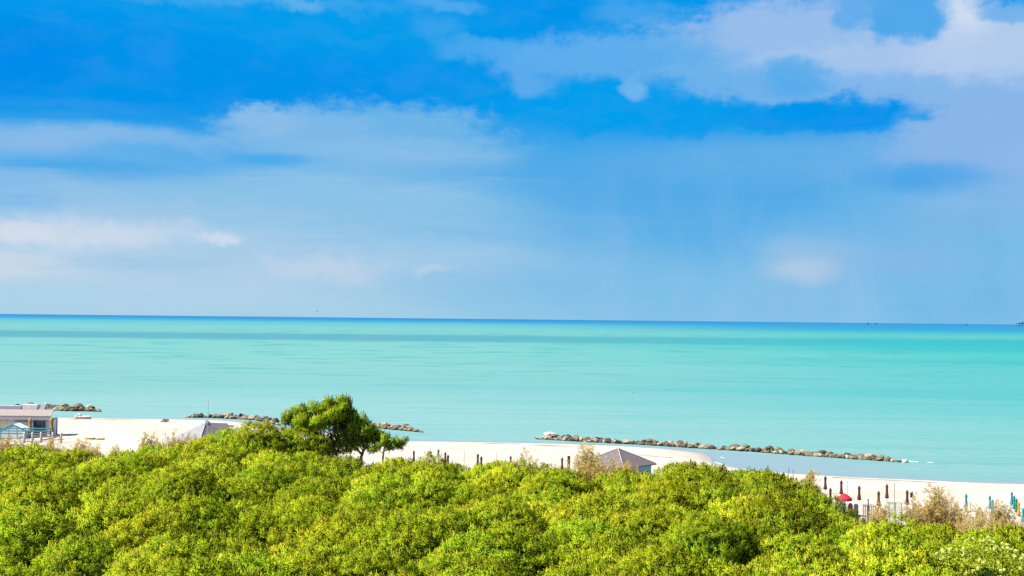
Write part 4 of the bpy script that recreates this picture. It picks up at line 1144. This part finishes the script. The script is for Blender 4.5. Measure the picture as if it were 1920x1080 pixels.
for x, y in cs:
    k = MB(); k.tube([(0, 0, hz + .03), (x * .5, y * .5, (hz + he) / 2 + .04), (x * .98, y * .98, he + .05)], .07, 6); k.obj('hip_cap', M_RIDGE, ro)
k = MB(); k.lathe([(.16, hz - .06), (.14, hz + .06), (.05, hz + .16)], 10); k.obj('finial', M_RIDGE, ro)
k = MB(); wd = hd * .86
cw = [(-wd, 0), (0, -wd), (wd, 0), (0, wd)]
k.add([(x, y, -.3) for x, y in cw] + [(x, y, he - th_ - .02) for x, y in cw], [(i, (i + 1) % 4, (i + 1) % 4 + 4, i + 4) for i in range(4)]); k.obj('wall', M_KBLUE, e)
u = Vector((wd, wd, 0)).normalized(); nrm = Vector((1, -1, 0)).normalized()
def facewin(t0, t1, za, zb, m, nm, out):
    a0 = Vector((0, -wd, 0)) + u * t0 + nrm * out; a1 = Vector((0, -wd, 0)) + u * t1 + nrm * out
    k = MB(); b0 = a0 - nrm * .05; b1 = a1 - nrm * .05
    k.add([(a0.x, a0.y, za), (a1.x, a1.y, za), (a1.x, a1.y, zb), (a0.x, a0.y, zb), (b0.x, b0.y, za), (b1.x, b1.y, za), (b1.x, b1.y, zb), (b0.x, b0.y, zb)],
          [(0, 1, 2, 3), (1, 5, 6, 2), (5, 4, 7, 6), (4, 0, 3, 7), (3, 2, 6, 7), (4, 5, 1, 0)])
    return k.obj(nm, m, e)
facewin(1.2, 1.9, .9, 1.7, M_DARK, 'window', .03); facewin(3.6, 4.4, 0, 1.8, M_POLEW, 'door', .03)

# ------------------------------------------------------------------ grey roofed hut left of the mound
Yh = 190.0
qa = at(386, 792, Y=Yh); z0 = gz(qa.x, Yh); hz = qa.z - z0
ql = at(306, 829, Y=Yh - 4); qr = at(442, 803, Y=Yh + 2)
e = empty('grey_hut', (qa.x, Yh, z0), 0, 'grey roofed beach hut with a little roof vent left of the mound', 'hut')
xl = ql.x - qa.x; zl = ql.z - z0; xr = 4.6; zr = zl + .35
k = MB()
A_ = (0, 0, hz); LF = (xl, -4, zl); NF = (0.25, -5.0, zl); RF = (xr, -1.5, zr); BK = (0, 5, zl + .2); BL = (xl, 3, zl)
A2 = (3.2, 0, hz - .1)
k.add([A_, LF, NF, RF, BK, BL, A2], [(0, 1, 2), (0, 5, 1), (0, 4, 5), (1, 5, 4, 3, 2)]); k.obj('roof', M_RGREY, e)
k = MB(); k.add([(0.003, 0, hz + .002), (0.253, -5, zl + .002), (xr, -1.5, zr + .002), (0.003, 5, zl + .202), (3.2, 0, hz - .098)], [(0, 1, 2, 4), (0, 4, 3), (4, 2, 3)]); k.obj('dark_roof_slope', M_RDARK, e)  # right slope in a darker colour than the left
k = MB(); k.tube([(0, 0, hz + .05), (.12, -2.5, (hz + zl) / 2 + .05), (.25, -5, zl + .05)], .1, 6); k.obj('hip_cap', M_RIDGE, e)
k = MB(); k.lathe([(.62, hz - .95), (.72, hz - .5), (.66, hz - .1), (.42, hz + .2), (.12, hz + .33)], 14); k.obj('roof_vent', surf('blue_grey_metal', (0.20, 0.22, 0.26), (0.15, 0.17, 0.2), 3, .5, .5), e, True)
k = MB(); k.add([(1.1, .6, hz - .35), (3.9, .2, hz - .5), (3.9, 1.6, hz - .55), (1.1, 2, hz - .4), (1.1, .6, hz - .55), (3.9, .2, hz - .62), (3.9, 1.6, hz - .67), (1.1, 2, hz - .6)],
           [(0, 1, 2, 3), (7, 6, 5, 4), (0, 4, 5, 1), (1, 5, 6, 2), (2, 6, 7, 3), (3, 7, 4, 0)]); k.obj('rear_awning', M_RDARK, e)
k = MB(); k.add([(xl * .9, -3.3, -.3), (.2, -4.2, -.3), (xr * .9, -1.4, -.3), (0, 4.2, -.3), (xl * .9, 2.6, -.3), (xl * .9, -3.3, zl - .03), (.2, -4.2, zl - .03), (xr * .9, -1.4, zl + .2), (0, 4.2, zl), (xl * .9, 2.6, zl - .03)],
               [(i, (i + 1) % 5, (i + 1) % 5 + 5, i + 5) for i in range(5)]); k.obj('wall', surf('pale_grey_wall', (0.28, 0.28, 0.28), (0.22, 0.22, 0.23), 2), e)

# ------------------------------------------------------------------ beach bar at the left edge
Yb = 216.0
M_RPINK = roof_mat('pinkish_roof', (0.26, 0.215, 0.205), (0.215, 0.18, 0.172))
M_FASC = surf('lavender_fascia', (0.28, 0.25, 0.30), (0.23, 0.21, 0.26), 2)
M_WALL = surf('cream_wall', (0.75, 0.68, 0.42), (0.68, 0.60, 0.36), 1.0)
M_WALLB = surf('pale_blue_wall', (0.75, 0.77, 0.72), (0.68, 0.70, 0.66), 1.0)
M_GLASS = surf('dark_glass', (0.06, 0.075, 0.09), (0.045, 0.055, 0.07), .8, .25, .5)
M_BLUED = surf('blue_door', (0.01, 0.03, 0.16), (0.008, 0.02, 0.12), 3)
M_TURQ = surf('turquoise_slats', (0.06, 0.22, 0.26), (0.05, 0.17, 0.20), 3, .6, .3)
M_CONC = surf('white_plaster', (0.5, 0.48, 0.45), (0.42, 0.40, 0.37), 1.5)
xe = at(95, 790, Y=Yb).x; z0 = gz(xe, Yb); X0 = xe - 24
fz = lambda py: at(50, py, Y=Yb).z - z0
e = empty('beach_bar', (xe, Yb, z0), 0.0, 'low beach bar with a pinkish roof and terrace at the left edge', 'building')
zt, zf1, zf0 = fz(768), fz(779), fz(787)
k = MB()                                      # mono-pitch roof, low side to the camera
y0r, y1r = -0.6, 0.6
k.add([(-24, y0r, zf1), (0.25, y0r, zf1), (0.25, y1r, zt), (-24, y1r, zt), (-24, y0r, zf1 - .15), (0.25, y0r, zf1 - .15), (0.25, y1r, zt - .15), (-24, y1r, zt - .15)],
      [(0, 1, 2, 3), (7, 6, 5, 4), (0, 4, 5, 1), (1, 5, 6, 2), (2, 6, 7, 3), (3, 7, 4, 0)])
ro = k.obj('roof', M_RPINK, e)
k = MB(); k.box(-24, 0.15, y0r + .02, y0r + .16, zf0, zf1 - .153, bev=.02); k.obj('fascia', M_FASC, e)
k = MB(); k.box(-24, 0, 0, 3.0, -.3, zf0 + .1); k.obj('wall', M_WALLB, e)
k = MB(); k.box(-24, .1, .62, 3.1, zt - .3, zt - .06, bev=.03); k.obj('flat_roof', M_FASC, e)
k = MB(); k.box(-24, -7.2, -.04, -.002, .0, zf0 - .1); k.obj('cream_panel', M_WALL, e)
def wx_(px): return at(px, 795, Y=Yb).x - xe
k = MB(); k.box(wx_(68), wx_(84.5), -.08, -.003, .25, fz(788.5), bev=.02); w = k.obj('window', M_GLASS, e)
for a, b_ in ((wx_(67.2), wx_(68)), (wx_(84.5), wx_(85.3))):
    k = MB(); k.box(a, b_, -.11, -.003, .2, fz(787.5)); k.obj('frame', M_POLED, w)
k = MB(); k.box(wx_(63), wx_(67), -.07, -.003, 0, fz(788.5), bev=.02); d_ = k.obj('door', M_BLUED, e)
k = MB(); k.box(wx_(66), wx_(66.4), -.12, -.072, .9, 1.1); k.obj('handle', M_POLEW, d_)
k = MB(); k.box(wx_(28), wx_(52), -.06, -.003, fz(791), fz(788.8)); k.obj('vent_strip', M_FASC, e)
k = MB(); k.box(-24, wx_(116), -7.5, -.05, -.4, .04, bev=.01); k.obj('terrace_deck', M_LB, e)
k = MB(); k.tube([(.08, 2.9, -.2), (.08, 2.9, zf0)], .07, 8); k.obj('drainpipe', M_POLED, e)
k = MB(); k.box(.002, .09, -.1, 3.05, zf0 + .1, zf0 + .22); k.obj('side_gutter', M_POLED, e)
k = MB(); k.box(wx_(36), wx_(64), 1.2, 2.6, zt - .058, fz(760.5) + .1, bev=.05); k.obj('roof_parapet', M_CONC, e)
k = MB(); k.add([(wx_(66), 1.3, zt - .058), (wx_(77), 1.3, zt - .058), (wx_(81), 1.3, zt + 1.0), (wx_(75), 1.3, zt + 1.0), (wx_(66), 2.2, zt - .058), (wx_(77), 2.2, zt - .058), (wx_(81), 2.2, zt + 1.0), (wx_(75), 2.2, zt + 1.0)],
               [(0, 1, 2, 3), (7, 6, 5, 4), (0, 4, 5, 1), (1, 5, 6, 2), (2, 6, 7, 3), (3, 7, 4, 0)]); k.obj('slanted_roof_panel', M_CONC, e)
k = MB(); k.box(wx_(-20), wx_(33), 1.2, 2.8, zt - .058, fz(763) + .1, bev=.05); k.obj('rear_roof_block', M_FASC, e)
umbrella(57, 783, 3, M_OCHRE, 'closed ochre umbrella in front of the dark window of the beach bar', 'closed ochre umbrellas on the bar terrace', 2.0, Y=212)
umbrella(97, 782, 3, M_OCHRE, 'closed ochre umbrella at the right corner of the beach bar', 'closed ochre umbrellas on the bar terrace', 2.0, Y=211)
# pale blue tent
q = at(30, 794, Y=212); zb = gz(q.x, 212); h = q.z - zb; hw = at(54, 805, Y=212).x - q.x
e = empty('blue_tent', (q.x, 212, zb), 0, 'pale blue gable tent on the terrace in front of the beach bar', 'tent')
k = MB(); hs = at(54, 805, Y=212).z - zb
k.add([(-hw, -1.5, hs), (0, -1.5, h), (hw, -1.5, hs), (-hw, 1.5, hs), (0, 1.5, h), (hw, 1.5, hs), (-hw, -1.5, .05), (hw, -1.5, .05), (-hw, 1.5, .05), (hw, 1.5, .05)],
      [(0, 1, 4, 3), (1, 2, 5, 4), (0, 6, 7, 2, 1), (3, 4, 5, 9, 8), (0, 3, 8, 6), (2, 7, 9, 5)]); k.obj('cloth', surf('pale_blue_canvas', (0.50, 0.56, 0.58), (0.44, 0.50, 0.52), 1.5), e)
k = MB(); k.tube([(-hw, -1.55, hs + .02), (0, -1.55, h + .03), (hw, -1.55, hs + .02)], .06, 6); k.obj('trim', M_TURQ, e)
# turquoise terrace fence
y_f = 208.4; xa, xb = at(-30, 806, Y=y_f).x, at(94, 806, Y=y_f).x; zb = gz(xb, y_f); hf = at(80, 802.5, Y=y_f).z - zb
e = empty('terrace_fence', (xb, y_f, zb), 0, 'turquoise slatted fence along the front of the beach bar terrace', 'fence')
k = MB()
for i in range(3): k.box(xa - xb, 0, -.03, .03, hf - .2 - .42 * i, hf - .42 * i, bev=.01)
k.obj('slat_panel', M_TURQ, e)
for i in range(9):
    xx = (xa - xb) * i / 8; k = MB(); k.box(xx - .05, xx + .05, .031, .12, -.2, hf + .06, bev=.01); k.obj('post', M_TURQ, e)
# tables behind the fence
for i, (px, nm) in enumerate(((45, 'dark table under the pale blue tent edge on the bar terrace'), (70, 'dark table before the dark window on the bar terrace'), (104, 'dark table at the right end of the bar terrace'))):
    yt = 206.6 if i < 2 else 209; q = at(px, 812, Y=yt); zb = gz(q.x, yt)
    e = empty('terrace_table', (q.x, yt, zb), 0.2 * i, nm, 'table', 'dark tables on the bar terrace')
    k = MB(); k.box(-.8, .8, -.45, .45, .70, .76, bev=.015); k.obj('table_top', M_LB, e)
    for sx in (-.7, .7):
        for sy in (-.36, .36): k = MB(); k.tube([(sx, sy, -.05), (sx, sy, .70)], .035, 6); k.obj('leg', M_POLED, e)
for px, nm in ((46, 'white bollard below the left part of the turquoise fence'), (61, 'white bollard below the middle of the turquoise fence'), (77, 'white bollard below the right part of the turquoise fence'), (99, 'white bollard right of the turquoise fence'), (115, 'last white bollard at the right end of the bar terrace')):
    q = at(px, 812, Y=204.5); zb = gz(q.x, 204.5)
    k = MB(); hh = q.z - zb + .15; k.lathe([(.16, -.2), (.16, hh - .12), (.14, hh - .03), (.05, hh)], 12); o = k.obj('bollard', M_CONC, None, True); o.location = (q.x, 204.5, zb); tag(o, nm, 'bollard', 'white bollards in front of the bar terrace')

# ------------------------------------------------------------------ boats and small things on the sand
def hull(name, L, Wd, Hh, m, m2, loc, rz, label, cat='boat', seats=True):
    e = empty(name, loc, rz, label, cat)
    n = 14; v, f = [], []
    for i in range(n + 1):
        u = i / n; x = (u - .5) * L; w = Wd * .5 * (math.sin(math.pi * min(1, .12 + u * .9)) ** .6) * (1 if u < .97 else .25); sh = Hh * (1 + .55 * max(0, u - .55) ** 1.5 * 2)
        v += [(x, -w, sh), (x, -w * .75, sh * .35), (x, 0, 0), (x, w * .75, sh * .35), (x, w, sh), (x, w * .86, sh - .02), (x, w * .6, sh * .5), (x, -w * .6, sh * .5), (x, -w * .86, sh - .02)]
    for i in range(n):
        for j in range(9): f.append((9 * i + j, 9 * i + (j + 1) % 9, 9 * (i + 1) + (j + 1) % 9, 9 * (i + 1) + j))
    f += [tuple(range(8, -1, -1)), tuple(range(9 * n, 9 * n + 9))]
    k = MB(); k.add(v, f); k.obj('hull', m, e, True)
    if seats:
        for xx in (-.22, .12):
            k = MB(); k.box(xx * L - .12, xx * L + .12, -Wd * .36, Wd * .36, Hh * .78, Hh * .84, bev=.01); k.obj('seat', m2, e)
    return e
q = at(155, 789.5, 0.75)
hull('rowing_boat', 3.3, 1.25, .55, M_CONC, M_WOOD, (q.x, q.y, gz(q.x, q.y) - .02), math.pi + .1, 'small white rowing boat drawn up near the waterline')
bt = [o for o in C.objects if o.name == 'rowing_boat'][0]
k = MB(); k.box(.35, 1.15, -.42, .42, .45, .98, bev=.08); k.obj('cuddy', M_CONC, bt)
M_OCB = surf('ochre_paint', (0.36, 0.21, 0.03), (0.30, 0.17, 0.03), 3, .6, .3)
for px, L, nm in ((169, 1.75, 'longer ochre boat lying low on the sand, left of two'), (188, 1.45, 'shorter ochre boat lying low on the sand, right of two')):
    q = at(px, 822.5, 1.6)
    hull('ochre_boat', L, .6, .22, M_OCB, M_OCB, (q.x, q.y, gz(q.x, q.y)), .08, nm, seats=True)
q = at(310, 797, 0.75); rs = np.random.RandomState(2)
M_DRIFT = surf('driftwood', (0.30, 0.19, 0.14), (0.22, 0.13, 0.10), 4)
k = MB()
for i in range(26):
    a = rs.uniform(0, 6.28); rr_ = rs.uniform(0, .75); zc_ = .5 * (1 - rr_ / .9); dxy = rs.uniform(0, 6.28); l = rs.uniform(.3, .7)
    k.tube([(rr_ * math.cos(a) - l * math.cos(dxy), rr_ * math.sin(a) - l * math.sin(dxy), max(.04, zc_ - .15)), (rr_ * math.cos(a) + l * math.cos(dxy), rr_ * math.sin(a) + l * math.sin(dxy), zc_ + .1)], [.09, .06], 6)
o = k.obj('driftwood_pile', M_DRIFT); o.location = (q.x, q.y, gz(q.x, q.y)); tag(o, 'small reddish driftwood pile alone on the sand near the water', 'driftwood')

# ------------------------------------------------------------------ birds and ships
M_BIRDD = surf('dark_feather', (0.03, 0.04, 0.05), (0.02, 0.025, 0.035), 5)
M_BIRDW = surf('white_feather', (0.6, 0.6, 0.6), (0.5, 0.5, 0.52), 5)
def bird(px, py, Y, span, m, label, bank=0.3, rz=0.6):
    q = at(px, py, Y=Y)
    e = empty('seagull', q, rz, label, 'bird', scale=span); e.rotation_euler = (bank, 0.1, rz)
    k = MB(); k.tube([(-.26, 0, 0), (-.2, 0, .01), (-.05, 0, 0), (.1, 0, 0), (.2, 0, .03), (.26, 0, .03), (.31, 0, .02)], [.015, .035, .07, .07, .04, .035, .008], 8); k.obj('body', m, e, True)
    for s_ in (-1, 1):
        k = MB()
        P_ = [(.08, .04), (-.06, .04), (.12, .26), (-.02, .26), (.02, .5), (-.03, .5)]; zz_ = [.02, .02, .12, .12, .06, .06]
        k.add([(x, s_ * y, z) for (x, y), z in zip(P_, zz_)] + [(x, s_ * y, z + .012) for (x, y), z in zip(P_, zz_)],
              [(0, 1, 3, 2), (2, 3, 5, 4), (6, 8, 9, 7), (8, 10, 11, 9), (0, 2, 8, 6), (2, 4, 10, 8), (1, 7, 9, 3), (3, 9, 11, 5), (4, 5, 11, 10)]); k.obj('wing', m, e)
bird(595, 584, 300, 0.75, M_BIRDD, 'dark gull flying just above the horizon left of centre', .7, 2.2)
bird(713, 45, 320, 1.0, M_BIRDD, 'dark gull soaring high in the blue upper sky', .3, .3)
bird(655, 659, 330, 0.75, M_BIRDW, 'white gull flying over the sea above the tall pine', .5, 1.2)
bird(1131, 674, 330, 0.7, M_BIRDW, 'white gull flying over the sea right of centre', .6, .8)
bird(1186, 736, 300, 0.55, M_BIRDD, 'dark gull flying low over the turquoise water above the kiosk', .3, .4)
M_SHIP = surf('haze_blue_hull', (0.02, 0.12, 0.22), (0.015, 0.10, 0.19), .02)  # blue of the distant haze put into the hull colour
M_SHIPW = surf('haze_blue_deckhouse', (0.06, 0.20, 0.32), (0.05, 0.18, 0.28), .02)  # haze blue mixed into the deckhouse colour as well
def ship(px, py_top, Y, L, label, tower=.7):
    q = at(px, py_top, Y=Y); h = max(q.z, 12)
    e = empty('ship', (q.x, Y, 0), 0, label, 'ship', 'ships on the horizon')
    k = MB(); a = h * .4
    k.add([(-L / 2, -9, 0), (L / 2 * .9, -9, 0), (L / 2 * .9, 9, 0), (-L / 2, 9, 0), (-L / 2 * 1.02, -10, a), (L / 2 * 1.05, -4, a * 1.15), (L / 2 * 1.05, 4, a * 1.15), (-L / 2 * 1.02, 10, a)],
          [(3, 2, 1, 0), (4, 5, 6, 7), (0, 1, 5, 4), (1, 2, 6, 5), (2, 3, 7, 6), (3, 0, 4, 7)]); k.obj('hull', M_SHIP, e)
    k = MB(); xs_ = -L * .32
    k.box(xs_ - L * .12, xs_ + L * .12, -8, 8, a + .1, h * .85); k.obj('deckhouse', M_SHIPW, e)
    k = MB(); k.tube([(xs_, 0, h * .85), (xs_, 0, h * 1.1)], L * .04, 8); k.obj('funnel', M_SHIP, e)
ship(1628, 602.5, 16000, 26, 'left one of two tiny dark ships close together on the horizon')
ship(1642, 603.5, 16000, 30, 'right one of two tiny dark ships close together on the horizon')
ship(1812, 605, 16000, 22, 'tiny lone dark ship on the horizon between the pair and the platform')
# offshore platform cut by the right edge
Yp = 15000; q = at(1912, 604.5, Y=Yp); h = q.z; sc = Yp / FPX
e = empty('sea_platform', (q.x, Yp, 0), 0, 'dark offshore platform on legs at the right end of the horizon', 'platform')
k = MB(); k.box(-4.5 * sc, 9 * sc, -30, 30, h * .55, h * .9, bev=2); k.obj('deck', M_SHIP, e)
for xx in (-4 * sc, 1 * sc, 7 * sc):
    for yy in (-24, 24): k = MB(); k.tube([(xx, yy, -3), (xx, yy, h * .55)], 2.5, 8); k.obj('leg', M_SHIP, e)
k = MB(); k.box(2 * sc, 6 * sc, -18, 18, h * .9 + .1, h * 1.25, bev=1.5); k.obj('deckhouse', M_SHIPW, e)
